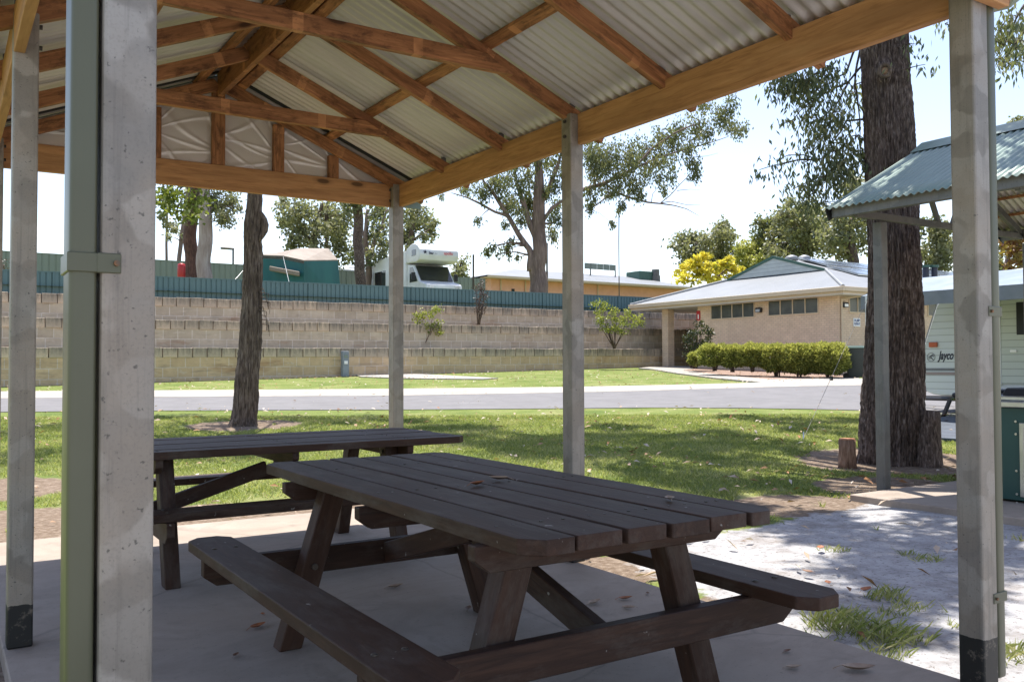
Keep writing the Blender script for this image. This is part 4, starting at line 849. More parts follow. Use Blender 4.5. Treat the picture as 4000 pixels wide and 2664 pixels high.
for s in (-1, 1):
    x = XR2+s*(XR2-7.52); MB().box(x-.035, x+.035, .45, yF-.03, z2(7.52)-.135, z2(7.52)-.025).build('eave_purlin', M['galv2'], s2, None, .004)
    for k in range(1, 6):
        xx = XR2+s*(XR2-7.52-.29*k); MB().box(xx-.02, xx+.02, .45, yF-.05, z2(xx)-.045, z2(xx)-.018).build('batten', M['pine'], s2)
for y in (5.46, 3.9, 2.3, .75):
    for s in (-1, 1): beam('rafter', (XR2, y+.02, z2(XR2)-.10), (XR2+s*(XR2-7.5), y+.02, z2(7.5)-.10), .05, .075, M['galv2'], s2)
    beam('tie_beam', (7.55, y+.02, 2.695), (10.61, y+.02, 2.695), .05, .07, M['galv2'], s2)
    for s in (-1, 1): beam('strut', (XR2+s*.12, y+.02, 2.7), (XR2+s*.42, y+.02, z2(XR2+.42)-.12), .045, .045, M['galv2'], s2)
beam('barge', (xe+.02, yF-.01, z2(xe)-.06), (XR2, yF-.01, z2(XR2)-.06), .012, .12, M['black'], s2)
beam('barge', (2*XR2-xe-.02, yF-.01, z2(xe)-.06), (XR2, yF-.01, z2(XR2)-.06), .012, .12, M['black'], s2)
# ------------------------------------------------------------------ BARBECUE BENCH
bq = thing('barbecue_bench', (8.4, 3.6, 0), 'dark green barbecue cabinet with pale bench top and stainless access door, under the second shelter', 'barbecue')
M['bbq'] = simple('bottle_green_panel', (.008, .05, .045), (.012, .062, .055), 2, .35)
MB().box(7.95, 8.75, 2.3, 4.5, .02, .83).build('cabinet', M['bbq'], bq, None, .006)
MB().box(7.90, 8.80, 2.25, 4.54, .832, .885).build('bench_top', M['steel'], bq, None, .008)
dy = atx(*K2(1515, 700), 7.95).y; dz0, dz1 = atx(*K2(1520, 1045), 7.95).z, atx(*K2(1520, 360), 7.95).z
dd = MB().box(7.925, 7.952, dy-.8, dy, dz0, dz1).build('access_door', M['steel'], bq, None, .004); MB().box(7.915, 7.926, dy-.76, dy-.04, dz0+.04, dz1-.04).build('door_panel', simple('cream_panel', (.55, .5, .38), None, 4, .5), dd)
for zz in (dz1+.01, dz1-.1, dz1-.42, dz0+.02, dz1-.7): MB().tube([(7.945, dy+.035, zz), (7.938, dy+.035, zz)], .011, 8).build('rivet', M['steel'], bq)
MB().box(8.0, 8.7, 3.2, 4.42, .887, .93).build('hotplate_lid', M['steel'], bq, None, .01); MB().prism([(8.02, 4.35, .932), (8.68, 4.35, .932), (8.6, 4.35, 1.0), (8.1, 4.35, 1.0)], (0, -1.2, 0)).build('lid', M['black'], bq, None, .015)
# ------------------------------------------------------------------ WHEELIE BINS
def wbin(name, x, y, z, rz, label, body, lid, s=1.0, group=None):
    t = thing(name, (x, y, z), label, 'bin', group, rz); W = WM[t]
    m = MB(); a, b = .22*s, .29*s; h = .93*s
    m.add([(-a, -a, .05), (a, -a, .05), (a, a, .05), (-a, a, .05), (-b, -b*1.1, h), (b, -b*1.1, h), (b, b*1.1, h), (-b, b*1.1, h)], [(3,2,1,0),(4,5,6,7),(0,1,5,4),(1,2,6,5),(2,3,7,6),(3,0,4,7)]); m.build('body', body, t, W, .02, 2)
    m = MB().prism([(-b-.03, -b*1.1-.04, h+.0), (b+.03, -b*1.1-.04, h), (b+.05, b*1.1+.06, h+.0), (-b-.05, b*1.1+.06, h)], (0, 0, .05)); m.prism([(-b*.8, -b*.8, h+.05), (b*.8, -b*.8, h+.05), (b*.8, b, h+.05), (-b*.8, b, h+.05)], (0, 0, .04)); m.build('lid', lid, t, W, .02, 2)
    for sx in (-1, 1): MB().tube([(sx*(a-.02), a+.04, .1), (sx*(a+.06), a+.04, .1)], .1*s, 12).build('wheel', M['black'], t, W)
    MB().tube([(-b*.7, b*1.1+.09, h-.02), (b*.7, b*1.1+.09, h-.02)], .016, 6).build('handle', body, t, W); return t
M['bing'] = simple('bin_green', (.015, .045, .03), None, 3, .4); M['binl'] = simple('bin_lid_dark', (.015, .018, .025), None, 3, .35); M['bindg'] = simple('bin_grey_green', (.04, .05, .045), None, 3, .45)
M['binb'] = simple('bin_olive', (.05, .08, .03), None, 3, .4)
wbin('wheelie_bin', 9.48, 5.16, -.07, .3, 'dark lidded green wheelie bin half hidden behind the near right galvanised post', M['binb'], M['binl'], 1.0)
bp = gnd(*D_(1962, 871)); wbin('wheelie_bin', bp.x+.3, bp.y+.1, bp.z, .5, 'grey green wheelie bin with open-rimmed lid between the hedge and the big tree', M['bindg'], simple('bin_lid_pale', (.2, .28, .24), None, 3, .3), 1.15)
# ------------------------------------------------------------------ TREES
def barktree():
    "the big rough-barked tree: furrowed trunk surface modelled in the mesh"
    d = 11.0; base = Vector((10.1, 7.0, -.03))
    t = thing('rough_barked_tree', base, 'huge rough dark-barked tree with a cut branch scar, between the two shelters on the right', 'tree')
    rows = [(1830, 3360, 3600), (1700, 3362, 3608), (1500, 3375, 3606), (1300, 3385, 3606), (1163, 3391, 3605), (900, 3391, 3582), (600, 3379, 3576), (350, 3367, 3557), (150, 3366, 3545), (-300, 3372, 3530), (-1200, 3390, 3510)]
    cs = []
    for v, a, b in rows: p = atd((a+b)/2, v, d); cs.append((p.z, p, (b-a)/2*d/F_))
    zmin, zmax = -.25, cs[-1][0]; nz, na = 900, 250; V = np.zeros((nz, na, 3))
    zs = np.array([c[0] for c in cs]); X = np.array([c[1].x for c in cs]); Y = np.array([c[1].y for c in cs]); R = np.array([c[2] for c in cs])
    zz = np.linspace(zmin, zmax, nz)**1.0; o = np.argsort(zs)
    cxs = np.interp(zz, zs[o], X[o]); cys = np.interp(zz, zs[o], Y[o]); rs = np.interp(zz, zs[o], R[o])
    knot = atd(3456, 279, d-.3)
    for i in range(nz):
        z = zz[i]; flare = .035*math.exp(-max(0, z)*4.5)
        for k in range(na):
            a = 2*math.pi*k/na; ca_, sa_ = math.cos(a), math.sin(a); r = rs[i]
            n1 = mnoise.noise((ca_*3.2, sa_*3.2, z*1.1)); wz = z+n1*.25; n2 = mnoise.noise((ca_*15+n1, sa_*15+n1, wz*2.6+7)); n3 = mnoise.noise((ca_*33, sa_*33, wz*9+3))
            rid = (1-min(1, abs(n2)*3.2))*-.034+.012+(1-min(1, abs(n3)*2.6))*-.012
            root = flare*(1+.8*math.sin(a*5+1)+.5*math.sin(a*3))
            V[i, k] = (cxs[i]+ca_*(r+n1*.03+rid+root-.02), cys[i]+sa_*(r+n1*.03+rid+root-.02), z)
        
    P = V.reshape(-1, 3); dk = np.linalg.norm(P-np.array(knot), axis=1); dirk = (np.array(CO)-np.array(knot)); dirk[2] = 0; dirk /= np.linalg.norm(dirk)
    P += (np.exp(-((dk-.11)/.04)**2)*.035-np.exp(-(dk/.06)**2)*.07)[:, None]*dirk
    I, K = np.meshgrid(np.arange(nz-1), np.arange(na), indexing='ij'); q = (I*na+K).ravel(); q2 = (I*na+(K+1) % na).ravel()
    me = npmesh('trunk', P-np.array(base), np.stack([q, q2, q2+na, q+na], 1), M['bark'], None, True); link('trunk', me, Matrix.Translation(base), t)
    # sawn side stem at the foot
    a = atd(3626, 1790, 10.7); b = atd(3634, 1603, 10.7); m = MB()
    for_ = []
    P = [Vector((a.x, a.y, -.2)), Vector((a.x, a.y, .05)), a.lerp(b, .4), a.lerp(b, .8), b]; m.tube(P, [.2, .16, .135, .12, .11], 22); so = m.build('sawn_stem', M['bark'], t, None, 0, 1, True)
    k2 = knot+Vector(dirk)*.02; e1 = Vector((-dirk[1], dirk[0], 0)); rg = [k2+Vector(dirk)*.01+e1*math.cos(q_)*.062+Vector((0, 0, math.sin(q_)*.075)) for q_ in np.linspace(0, 2*math.pi, 25)]; MB().tube(rg, .022, 8).build('scar_lip', M['bark2'], t, None, 0, 1, True)
    m = MB().tube([k2-Vector(dirk)*.08, k2-Vector(dirk)*.01, k2+Vector(dirk)*.012], [.06, .05, .02], 14); m.build('branch_scar', simple('raw_wood', (.22, .12, .07), (.35, .24, .15), 30, .8), t)
    return t, cs
bt, cs = barktree()
top = cs[-1][1]
# crown above the roofs (outside the frame but real: it throws the dappled shade) and the hanging sprays in view
hang = [(850,520,110,60),(770,560,60,50),(900,570,80,60),(1000,520,80,60),(1060,460,50,40),(960,680,60,50),(1040,600,60,60),(1050,800,70,60),(940,800,40,40),(1000,940,90,50),(1100,1040,80,70),(1130,1120,70,70),(1060,1200,100,70),(980,1290,60,50),(900,1090,35,25),(780,1085,22,12),(700,1098,22,10),(808,1030,22,14),(875,1250,30,35),(1240,640,45,50),(1270,930,45,60),(1290,1100,45,60),(1050,1345,60,30),(835,800,14,14),(1120,780,60,70),(1180,980,40,50)]
B = pb(C3, 11.3, hang, .3)+pb(H3, 10.8, [(1350,330,110,120),(1480,420,110,110),(1330,560,90,90),(1460,640,100,70),(1290,760,60,70),(1390,820,60,60),(1500,560,70,90),(1500,220,80,60)], .5)
B += pb(H3, 10.6, [(600, 320, 45, 35), (160, 560, 25, 30), (215, 850, 18, 40)], .1)
BR = [pl(C3, 11.3, L) for L in ([(1330, 400), (1200, 540), (1120, 700), (1050, 880), (1010, 1050)], [(1240, 330), (1190, 480), (1100, 520), (960, 560)], [(1330, 780), (1200, 790), (1090, 940), (1060, 1150)], [(1200, 540), (1090, 600), (970, 660)], [(1280, 330), (1240, 560), (1290, 800), (1280, 1000)])]+[pl(H3, 10.8, L) for L in ([(1568, 60), (1450, 300), (1330, 560)], [(1568, 380), (1450, 560), (1300, 780)])]
brm = []; brp = []
for L in BR:
    mm = MB(); brm.append(mm); brp.append(L)
    Q = []
    for i in range(len(L)-1):
        for s in np.linspace(0, 1, 5, endpoint=False): q = L[i].lerp(L[i+1], s); Q.append(q+mnoise.noise_vector(q*3)*.03)
    Q.append(L[-1]); mm.tube(Q, list(np.linspace(.016, .004, len(Q))), 5)
Pn, Tn = [], []
for c, rx, rz in B:
    ki = min(range(len(brp)), key=lambda q_: min((Vector(c)-w2).length for w2 in brp[q_])); mm = brm[ki]; wn_ = min(brp[ki], key=lambda w2: (w2-Vector(c)).length)
    n = int(900*rx*rz*11)+24; p, ti, cc = blobpts(c, rx, rz, n, ry=max(rx, .25), clump=max(3, n//22), hang=.3, sp_=.17); Pn.append(p); Tn.append(ti)
    mm.tube([wn_, wn_.lerp(Vector(c), .5)+Vector((0, 0, .04)), Vector(c)+Vector((0, 0, rz*.7))], [.008, .007, .006], 4)
    for w_ in cc[:7]:
        w_ = Vector(w_); mm.tube([Vector(c)+Vector((0, 0, rz*.7)), Vector(c).lerp(w_, .5)+Vector((0, 0, rz*.4)), w_], [.006, .004, .002], 4)
big = MB(); hub = Vector((top.x, top.y, 6.9)); Pc, Tc = [], []
# upper crown: lobes stand where the sun passes through them to the shade seen on lawn, sand and second roof
tg = [(960,968,.5),(1060,985,.6),(1130,1010,.8),(1230,1035,.8),(1330,1010,.6),(1420,985,.5),(1480,1010,.7),(1560,1035,.7),(1640,1000,.6),(1720,1020,.7),(1820,970,.6),(1900,990,.6),(1960,968,.5),(1480,1075,.5),(1600,1100,.6),(1720,1120,.55),(1830,1120,.5),(1880,1050,.5),(1790,1180,.4),(1900,1215,.45),(2000,1235,.5),(2100,1270,.5),(2010,1310,.42),(2130,1340,.42),(1960,1400,.3),(2080,1450,.32),(2250,1200,.5),(2300,1290,.5),(1200,1110,.35),(1700,960,.4),(1290,1040,.6),(1400,1045,.5),(1690,1060,.5),(1010,985,.5),(1640,1130,.4)]
lobes = []
for k, (u_, v_, r_) in enumerate(tg):
    g_ = gnd(*D_(u_, v_)); zc_ = 8.2+1.6*((k*7) % 5)/4; lobes.append((g_+S*(zc_/S.z), r_*1.12, r_*.75))
for (tx_, ty_, tz_, r_) in ((8.0, 5.0, 2.9, .3), (8.7, 4.4, 3.3, .3), (8.0, 4.0, 2.9, .25)): lobes.append((Vector((tx_, ty_, tz_))+S*6.5, r_, r_*.7))
for k, (c, r_, rz_) in enumerate(lobes):
    md = hub.lerp(c, .5)+Vector((0, 0, .5)); big.tube([hub+Vector((0, 0, -.4+.05*k)), md, c], [.10, .05, .015], 6)
    p, ti, cc = blobpts(c, r_*1.1, rz_, int(2900*r_*r_)+100, clump=int(34*r_*r_)+6, hang=.2); Pc.append(p); Tc.append(ti)
big.build('limbs', M['bark'], bt, None, 0, 1, True)
leafmesh('upper_crown', np.concatenate(Pc), .17, .032, M['euc'], bt, .35, np.concatenate(Tc))
for b_m in brm: b_m.build('branch', M['bark'], bt, None, 0, 1, True)
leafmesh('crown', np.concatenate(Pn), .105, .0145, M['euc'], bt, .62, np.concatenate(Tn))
# left tree in the lawn
d = 15.9; LT = [(D_(560, 985), 53), (D_(561, 960), 48), (D_(566, 900), 46), (D_(571, 820), 44), (D_(575, 760), 43), (D_(578, 680), 37), (D_(581, 600), 34), (D_(583, 500), 33), (D_(585, 420), 31), (D_(590, 200), 28), (D_(600, 0), 25)]
pts = [atd(u, v, d) for (u, v), r in LT]; base = Vector((pts[0].x, pts[0].y, gz(pts[0].x, pts[0].y)-.05)); pts[0] = base
lt = thing('shaggy_barked_tree', base, 'slim leaning tree with shaggy brown bark standing alone in the lawn left of centre', 'tree')
nz, na = 460, 80; zz = np.linspace(base.z-.1, pts[-1].z, nz); zs = np.array([p.z for p in pts]); V = np.zeros((nz, na, 3))
cxs = np.interp(zz, zs, [p.x for p in pts]); cys = np.interp(zz, zs, [p.y for p in pts]); rs = np.interp(zz, zs, [r*d/F_ for _, r in LT])
bz = atd(1035, 880, d)
for i in range(nz):
    z = zz[i]
    wob = mnoise.noise((0, 5, z*1.5))*.03
    for k in range(na):
        a = 2*math.pi*k/na; c_, s_ = math.cos(a), math.sin(a); tw = a+z*.25
        n2 = mnoise.noise((math.cos(tw)*7, math.sin(tw)*7, z*2.2+31)); n3 = mnoise.noise((math.cos(tw)*16, math.sin(tw)*16, z*5)); n4 = mnoise.noise((c_*1.5, s_*1.5, z*1.3+60))
        r = rs[i]+(1-abs(n2)*2.2)*.022+(1-abs(n3)*2)*.008-.02+n4*.035+.06*math.exp(-max(0, z-base.z)*7)*(1+math.sin(a*4))
        V[i, k] = (cxs[i]+wob+c_*r, cys[i]+s_*r, z)
P = V.reshape(-1, 3); I, K = np.meshgrid(np.arange(nz-1), np.arange(na), indexing='ij'); q = (I*na+K).ravel(); q2 = (I*na+(K+1) % na).ravel()
link('trunk', npmesh('trunk', P-np.array(base), np.stack([q, q2, q2+na, q+na], 1), M['bark2'], None, True), Matrix.Translation(base), lt)
m = MB().tube([bz+Vector((-.10, 0, -.30)), bz+Vector((-.05, 0, -.2)), bz+Vector((-.01, 0, -.1)), bz+Vector((.0, 0, .0)), bz+Vector((-.02, 0, .1)), bz+Vector((-.06, 0, .18)), bz+Vector((-.12, 0, .28))], [.02, .045, .065, .07, .06, .045, .02], 12); m.build('burl', M['bark2'], lt, None, 0, 1, True)
pk = atd(1050, 1200, d); m = MB()
for k in range(9): q = pk+Vector((-.12-.02*k % .1, 0, .08*k-.3)); m.tube([q, q+Vector((.12+.04*math.sin(k*3), 0, -.02)), q+Vector((.14, .02, -.22))], [.01, .008, .003], 4)
m.build('loose_bark', M['bark2'], lt)
Pn, Tn = [], []; m = MB(); hub = pts[-1]
for k, (u_, v_, r) in enumerate(((370,958,.7),(430,985,.7),(500,965,.6),(640,965,.7),(740,970,.7),(830,962,.6),(920,985,.5),(400,1030,.5),(520,1050,.5),(100,985,.6),(30,1000,.6),(120,1040,.6),(20,1060,.5),(700,1010,.5))):
    g_ = gnd(*D_(u_, v_)); c = g_+S*((6.8+.9*(k % 3))/S.z); m.tube([hub+Vector((0, 0, -.6)), hub.lerp(c, .5)+Vector((0, 0, .4)), c], [.08, .04, .015], 6); p, ti, cc = blobpts(c, r*1.15, r*.7, int(2300*r*r), clump=int(34*r*r)+4, hang=.2); Pn.append(p); Tn.append(ti)
BL = pb(A2, 15.5, [(60, 225, 50, 35), (130, 240, 60, 50), (200, 260, 60, 60), (270, 300, 60, 60), (240, 370, 50, 50), (310, 340, 55, 50), (350, 260, 40, 40), (130, 330, 40, 40), (280, 420, 28, 28), (90, 290, 30, 50), (180, 380, 25, 30), (390, 280, 25, 40)], .4)
for c, rx, rz in BL:
    n = int(1500*rx*rz*2)+12; p, ti, cc = blobpts(c, rx, rz, n, ry=max(rx, .3), clump=max(3, n//12)); Pn.append(p); Tn.append(ti)
    q = c+Vector((0, 0, rz)); m.tube([hub+Vector((-.1, 0, -2)), hub.lerp(q, .6)+Vector((0, 0, -.2)), q, c], [.03, .02, .012, .006], 5)
m.build('limbs', M['bark2'], lt, None, 0, 1, True)
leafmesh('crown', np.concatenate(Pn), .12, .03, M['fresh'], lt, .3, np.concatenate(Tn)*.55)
# big forked gum behind the blue green fence
d = 48
g0 = gnd(2250, 1150)
def P_(L): return pl(B6, d, L)
PS = [([*P_([(757, 1520), (757, 1400), (762, 1250), (765, 1100), (765, 900), (760, 700), (755, 520), (760, 380)])], [.52, .47, .42, .38, .34, .28, .2, .1]),
      (P_([(715, 1330), (708, 1220), (690, 1170), (610, 1060), (530, 930), (450, 790), (360, 680), (300, 560)]), [.3, .2, .16, .14, .12, .1, .06, .04]),
      (P_([(530, 930), (440, 900), (340, 845), (230, 795), (120, 762)]), [.09, .07, .06, .04, .02]),
      (P_([(730, 1300), (745, 1200), (790, 1060), (800, 960), (860, 870), (940, 815)]), [.24, .2, .15, .12, .1, .06]),
      (P_([(740, 1080), (700, 1000), (650, 850), (600, 700), (580, 560)]), [.2, .17, .14, .1, .06]),
      (P_([(790, 820), (850, 700), (900, 560), (930, 450)]), [.14, .12, .09, .05]),
      (P_([(800, 990), (860, 985), (925, 940)]), [.07, .05, .03]),
      (P_([(940, 815), (1080, 740), (1250, 690), (1430, 600), (1520, 520), (1600, 430), (1750, 330), (1900, 260), (2050, 350)]), [.11, .11, .1, .09, .07, .06, .05, .04, .02]),
      (P_([(1260, 700), (1340, 760), (1440, 800), (1560, 830), (1660, 840), (1760, 855), (1850, 880), (1940, 930)]), [.07, .06, .055, .05, .04, .03, .02, .01]),
      (P_([(1660, 835), (1740, 825), (1850, 850), (1950, 850)]), [.03, .02, .014, .008]), (P_([(1660, 835), (1730, 780), (1800, 700), (1880, 620)]), [.03, .025, .02, .012]),
      (P_([(1590, 830), (1600, 770), (1640, 720)]), [.02, .015, .01]), (P_([(1100, 900), (1190, 850), (1280, 780), (1260, 700)]), [.03, .04, .04, .05]),
      (P_([(1480, 575), (1640, 500), (1850, 440), (2000, 400), (2150, 350)]), [.06, .05, .04, .03, .015]), (P_([(1900, 500), (2000, 490), (2080, 470)]), [.02, .01, .005]), (P_([(1780, 745), (1880, 735), (1950, 740)]), [.02, .01, .005])]
gb = [(1160,440,80,90),(1150,560,70,80),(1280,460,100,70),(1290,580,90,80),(1210,670,70,60),(1420,450,80,70),(1400,560,90,70),(1380,660,80,50),(1520,430,60,60),(1560,520,70,50),(1540,640,60,60),(1640,450,70,60),(1680,560,70,60),(1700,650,70,50),(1750,420,70,50),(1790,300,80,60),(1900,250,80,60),(1700,330,80,50),(1950,350,70,60),(1850,480,60,50),(1900,560,50,60),(1900,640,45,50),(2080,200,60,90),(2150,100,60,60),(2160,250,60,50),(2240,290,50,50),(2000,130,50,40),(1450,730,60,50),(1500,770,50,35),(1350,720,60,50),(1290,790,40,30),(1370,840,25,40),(1350,890,12,25),(1150,770,45,50),(1130,850,40,50),(1300,990,12,35),(1690,740,30,30),(200,745,60,22),(300,730,60,40),(420,700,60,50),(500,650,60,50),(360,780,50,40),(500,730,80,50),(560,800,60,50),(600,700,60,60),(600,880,60,60),(540,860,50,50),(680,650,50,60),(640,950,40,50),(850,560,60,60),(880,660,50,60),(850,760,45,60),(890,870,40,60),(880,960,45,50),(850,1040,40,40),(880,1100,20,25),(690,760,40,70),(730,900,40,80),(530,1180,28,50),(555,1120,25,30),(380,1180,28,45),(425,1150,10,25),(320,960,26,20),(460,1210,8,20),(610,1240,12,25),(510,1000,25,25),(660,860,40,60),(40,790,12,18),(840,400,100,60),(700,520,90,60),(560,560,70,50),(950,480,70,60),(1000,600,60,70)]
gm_ = tree('forked_gum_tree', 'big forked smooth-barked gum tree right behind the blue green fence, left of the middle post', 'tree', (P_([(757, 1400)])[0].x, P_([(757, 1400)])[0].y, 4.15), PS, pb(B6, d, gb, 1.3), M['barkp'], M['euc'], (.18, .04), 1.25, .62, seed=3)
# group between the left tree and the corner post
d = 57
def Q_(L): return pl(A2, d, L)
def simple_tree(label, base_px, PL, blobs, mt, ml, dd, cf, leaf=(.22, .06), dens=1.2, group=None, hang=.35, nm='gum_tree', seed=5, jit=1.2):
    b = atd(*cf(*base_px), dd); base = (b.x, b.y, 4.2)
    PS = []
    for L, R in PL:
        P = pl(cf, dd, L)
        PS.append((P, R))
    PS[0][0].insert(0, Vector((PS[0][0][0].x, PS[0][0][0].y, 4.0))); PS[0][1].insert(0, PS[0][1][0]*1.05)
    return tree(nm, label, 'tree', base, PS, pb(cf, dd, blobs, jit), mt, ml, leaf, dens, hang, group, seed=seed)
GT = 'gum trees behind the fences'
simple_tree('dark straight trunk between the tent and the white motorhome, crown above the beam', (1572, 900), [([(1580, 900), (1572, 600), (1570, 330), (1560, 50)], [.30, .28, .27, .25])], [(1560, 120, 200, 80), (1700, 250, 120, 80), (1500, 250, 110, 70)], M['bark'], M['euc'], 50, A2, group=GT, seed=6)
simple_tree('leafy gum tree right behind the tent', (1240, 700), [([(1235, 700), (1240, 560), (1260, 420), (1290, 300)], [.18, .17, .15, .12]), ([(1325, 700), (1325, 560), (1320, 420), (1330, 300)], [.12, .11, .10, .08]), ([(1235, 600), (1140, 520), (1120, 450)], [.1, .08, .05])],
    [(1060,350,90,60),(1150,400,90,70),(1040,430,70,40),(1100,500,80,50),(1080,580,60,50),(1060,640,50,40),(1250,370,100,70),(1220,480,80,60),(1170,580,60,60),(1350,400,90,70),(1320,520,80,60),(1400,470,90,70),(1280,620,60,40),(1450,400,60,80),(1430,560,80,60),(1380,640,60,50),(1450,690,60,60),(1000,300,40,40),(1000,450,40,30)], M['bark2'], M['olive'], 60, A2, leaf=(.26, .09), dens=1.35, group=GT, seed=7)
simple_tree('crooked many-stemmed gum tree just left of the corner post', (1640, 850), [([(1650, 850), (1640, 700), (1625, 560), (1640, 350)], [.2, .18, .16, .1]), ([(1660, 720), (1700, 580), (1760, 450), (1790, 350)], [.16, .13, .1, .06]), ([(1645, 620), (1600, 520), (1590, 400)], [.1, .08, .05])],
    [(1700,400,60,60),(1760,500,60,60),(1680,520,50,60),(1740,620,60,60),(1780,700,40,50),(1700,700,50,50),(1760,390,50,50),(1600,650,50,60),(1560,720,40,50),(1660,780,40,20)], M['barkp'], M['euc'], 56, A2, leaf=(.24, .07), dens=1.3, group=GT, seed=8)
simple_tree('olive green gum crown immediately right of the corner post above the motorhome', (1930, 850), [([(1930, 850), (1950, 650), (1980, 500), (2000, 380)], [.22, .2, .15, .1]), ([(1960, 600), (2060, 540), (2120, 500)], [.1, .07, .04])],
    [(1960,370,70,50),(2050,380,60,60),(1960,470,70,60),(2060,460,60,60),(2120,500,40,50),(2090,560,50,25),(1990,560,50,40),(1960,640,40,40),(1930,560,40,60),(2140,470,25,25)], M['bark2'], M['olive'], 64, A2, leaf=(.26, .09), dens=1.5, group=GT, seed=9)
simple_tree('thick red brown trunk standing against the pale trunk, left behind the fence', (290, 870), [([(285, 870), (280, 650), (290, 450), (330, 200), (330, 0)], [.36, .33, .30, .28, .25])], [(400, 60, 200, 60), (250, 40, 150, 60)], M['barkr'], M['euc'], 44, A2, group=GT, seed=10)
simple_tree('thick pale smooth trunk beside the red brown trunk', (385, 880), [([(383, 880), (385, 600), (395, 350), (400, 200), (410, 0)], [.36, .34, .30, .27, .24])], [(500, 60, 150, 60), (560,250,80,50),(600,330,50,70),(520,330,70,60),(560,420,60,50),(500,400,50,60),(540,460,30,20),(470,290,50,60)], M['barkw'], M['olive'], 42.5, A2, leaf=(.15, .045), dens=1.2, group=GT, seed=11, jit=.6)
simple_tree('thinnest upright sapling trunk at far left behind the pale green fence', (98, 740), [([(98, 740), (100, 450), (103, 250), (105, 60)], [.08, .07, .06, .05])], [(100, 60, 90, 60), (150,470,40,30),(110,480,25,25),(150,520,35,25),(60,380,30,40),(50,280,40,50)], M['barkp'], M['olive'], 55, A2, dens=.9, group=GT, seed=12)
simple_tree('slim leaning grey trunk left of the red brown trunk behind the fence', (200, 740), [([(197, 740), (210, 560), (232, 420), (260, 200), (280, 60)], [.13, .125, .11, .09, .06])], [(280, 60, 120, 60), (240, 550, 12, 40), (120, 560, 10, 12)], M['barkp'], M['olive'], 54, A2, dens=.9, group=GT, seed=13)
simple_tree('small bright round-crowned tree between the motorhome and the dark pole', (180, 1390), [([(175, 1400), (180, 1330), (190, 1270)], [.12, .1, .05])], [(190,1270,45,35),(170,1330,50,40),(210,1340,35,40),(150,1370,40,30),(230,1380,20,15)], M['bark2'], M['olive'], 66, B6, leaf=(.22, .08), dens=1.4, group=GT, seed=14)
# tree line behind the toilet block
TL = 'trees beyond the toilet block'
simple_tree('dark olive tree with two rounded tops at the left end of the tree line', (760, 1100), [([(755, 1100), (770, 900), (790, 720), (790, 640)], [.3, .26, .18, .1]), ([(770, 900), (620, 800), (540, 740)], [.14, .1, .05]), ([(850, 920), (960, 870), (990, 850)], [.08, .06, .03])],
    [(400,760,70,60),(480,720,80,50),(560,720,70,50),(600,780,80,60),(450,830,90,60),(430,900,70,50),(560,860,80,60),(740,620,70,50),(830,600,60,40),(870,640,40,50),(760,700,90,60),(840,740,70,60),(700,780,80,70),(790,830,80,60),(700,880,80,70),(640,950,80,50),(880,820,60,70),(330,780,20,20),(780,950,60,60)], M['bark2'], M['olive'], 78, T6, leaf=(.34, .1), dens=1.5, group=TL, seed=15, jit=2)
simple_tree('shorter yellow green tree in the dip of the tree line, behind the yellow autumn tree', (1040, 1100), [([(1040, 1100), (1045, 900)], [.2, .1])], [(1010,780,60,40),(1050,830,90,70),(970,830,60,60),(1080,900,90,60),(980,930,80,60),(1100,970,90,50),(1000,1000,80,50)], M['bark2'], M['lime_l'], 74, T6, leaf=(.3, .1), dens=1.6, group=TL, seed=16, jit=2)
simple_tree('dark ragged tree between the low yellow green tree and the broadest grey green one', (1190, 1000), [([(1190, 1000), (1185, 800), (1200, 600)], [.3, .24, .1])], [(1170,560,50,40),(1250,540,50,40),(1200,600,80,50),(1160,680,50,40),(1240,690,70,60),(1180,760,70,50),(1230,820,80,60),(1150,850,40,60),(1200,900,80,60)], M['bark'], M['euc'], 76, T6, leaf=(.3, .1), dens=1.5, group=TL, seed=17, jit=2)
simple_tree('broadest grey green tree of the tree line, left of the big rough trunk', (1600, 950), [([(1600, 950), (1590, 700), (1560, 500), (1480, 420)], [.4, .34, .2, .1])], [(1450,400,60,50),(1400,480,80,60),(1500,470,100,70),(1360,560,70,60),(1480,580,110,80),(1330,660,60,60),(1440,700,110,80),(1580,520,100,80),(1600,640,110,80),(1560,760,110,70),(1400,800,110,60),(1650,420,90,70),(1700,540,90,80),(1720,680,90,80),(1700,800,100,60),(1300,760,60,60),(1330,850,80,50),(1520,860,100,40)], M['bark2'], M['olive'], 72, T6, leaf=(.34, .1), dens=1.7, group=TL, seed=18, jit=2.5)
simple_tree('grey green tree directly behind the big rough trunk, dark forked stem below', (2050, 900), [([(2060, 920), (2045, 790), (2030, 700), (2060, 500)], [.42, .38, .3, .15])], [(1850,500,90,70),(1950,560,100,80),(1880,660,100,80),(1820,760,90,70),(1980,700,90,80),(2080,420,80,90),(2050,130,60,60),(2100,200,70,80),(2040,250,60,70),(2120,330,70,80),(2100,560,90,90),(2150,700,80,90),(1900,860,90,40),(2170,480,60,90)], M['bark'], M['olive'], 66, T6, leaf=(.32, .1), dens=1.6, group=TL, seed=19, jit=2)
simple_tree('pale green and grey tree between the big rough trunk and the near right post', (740, 400), [([(740, 420), (740, 250), (750, 100)], [.3, .25, .1])], [(680,60,70,60),(760,80,70,70),(850,60,60,70),(660,170,70,60),(760,190,70,60),(860,180,50,70),(650,290,60,60),(740,310,60,60),(840,300,70,70),(700,-40,100,60),(830,-40,80,60)], M['bark2'], M['olive'], 60, K1, leaf=(.3, .1), dens=1.5, group=TL, seed=20, jit=2)
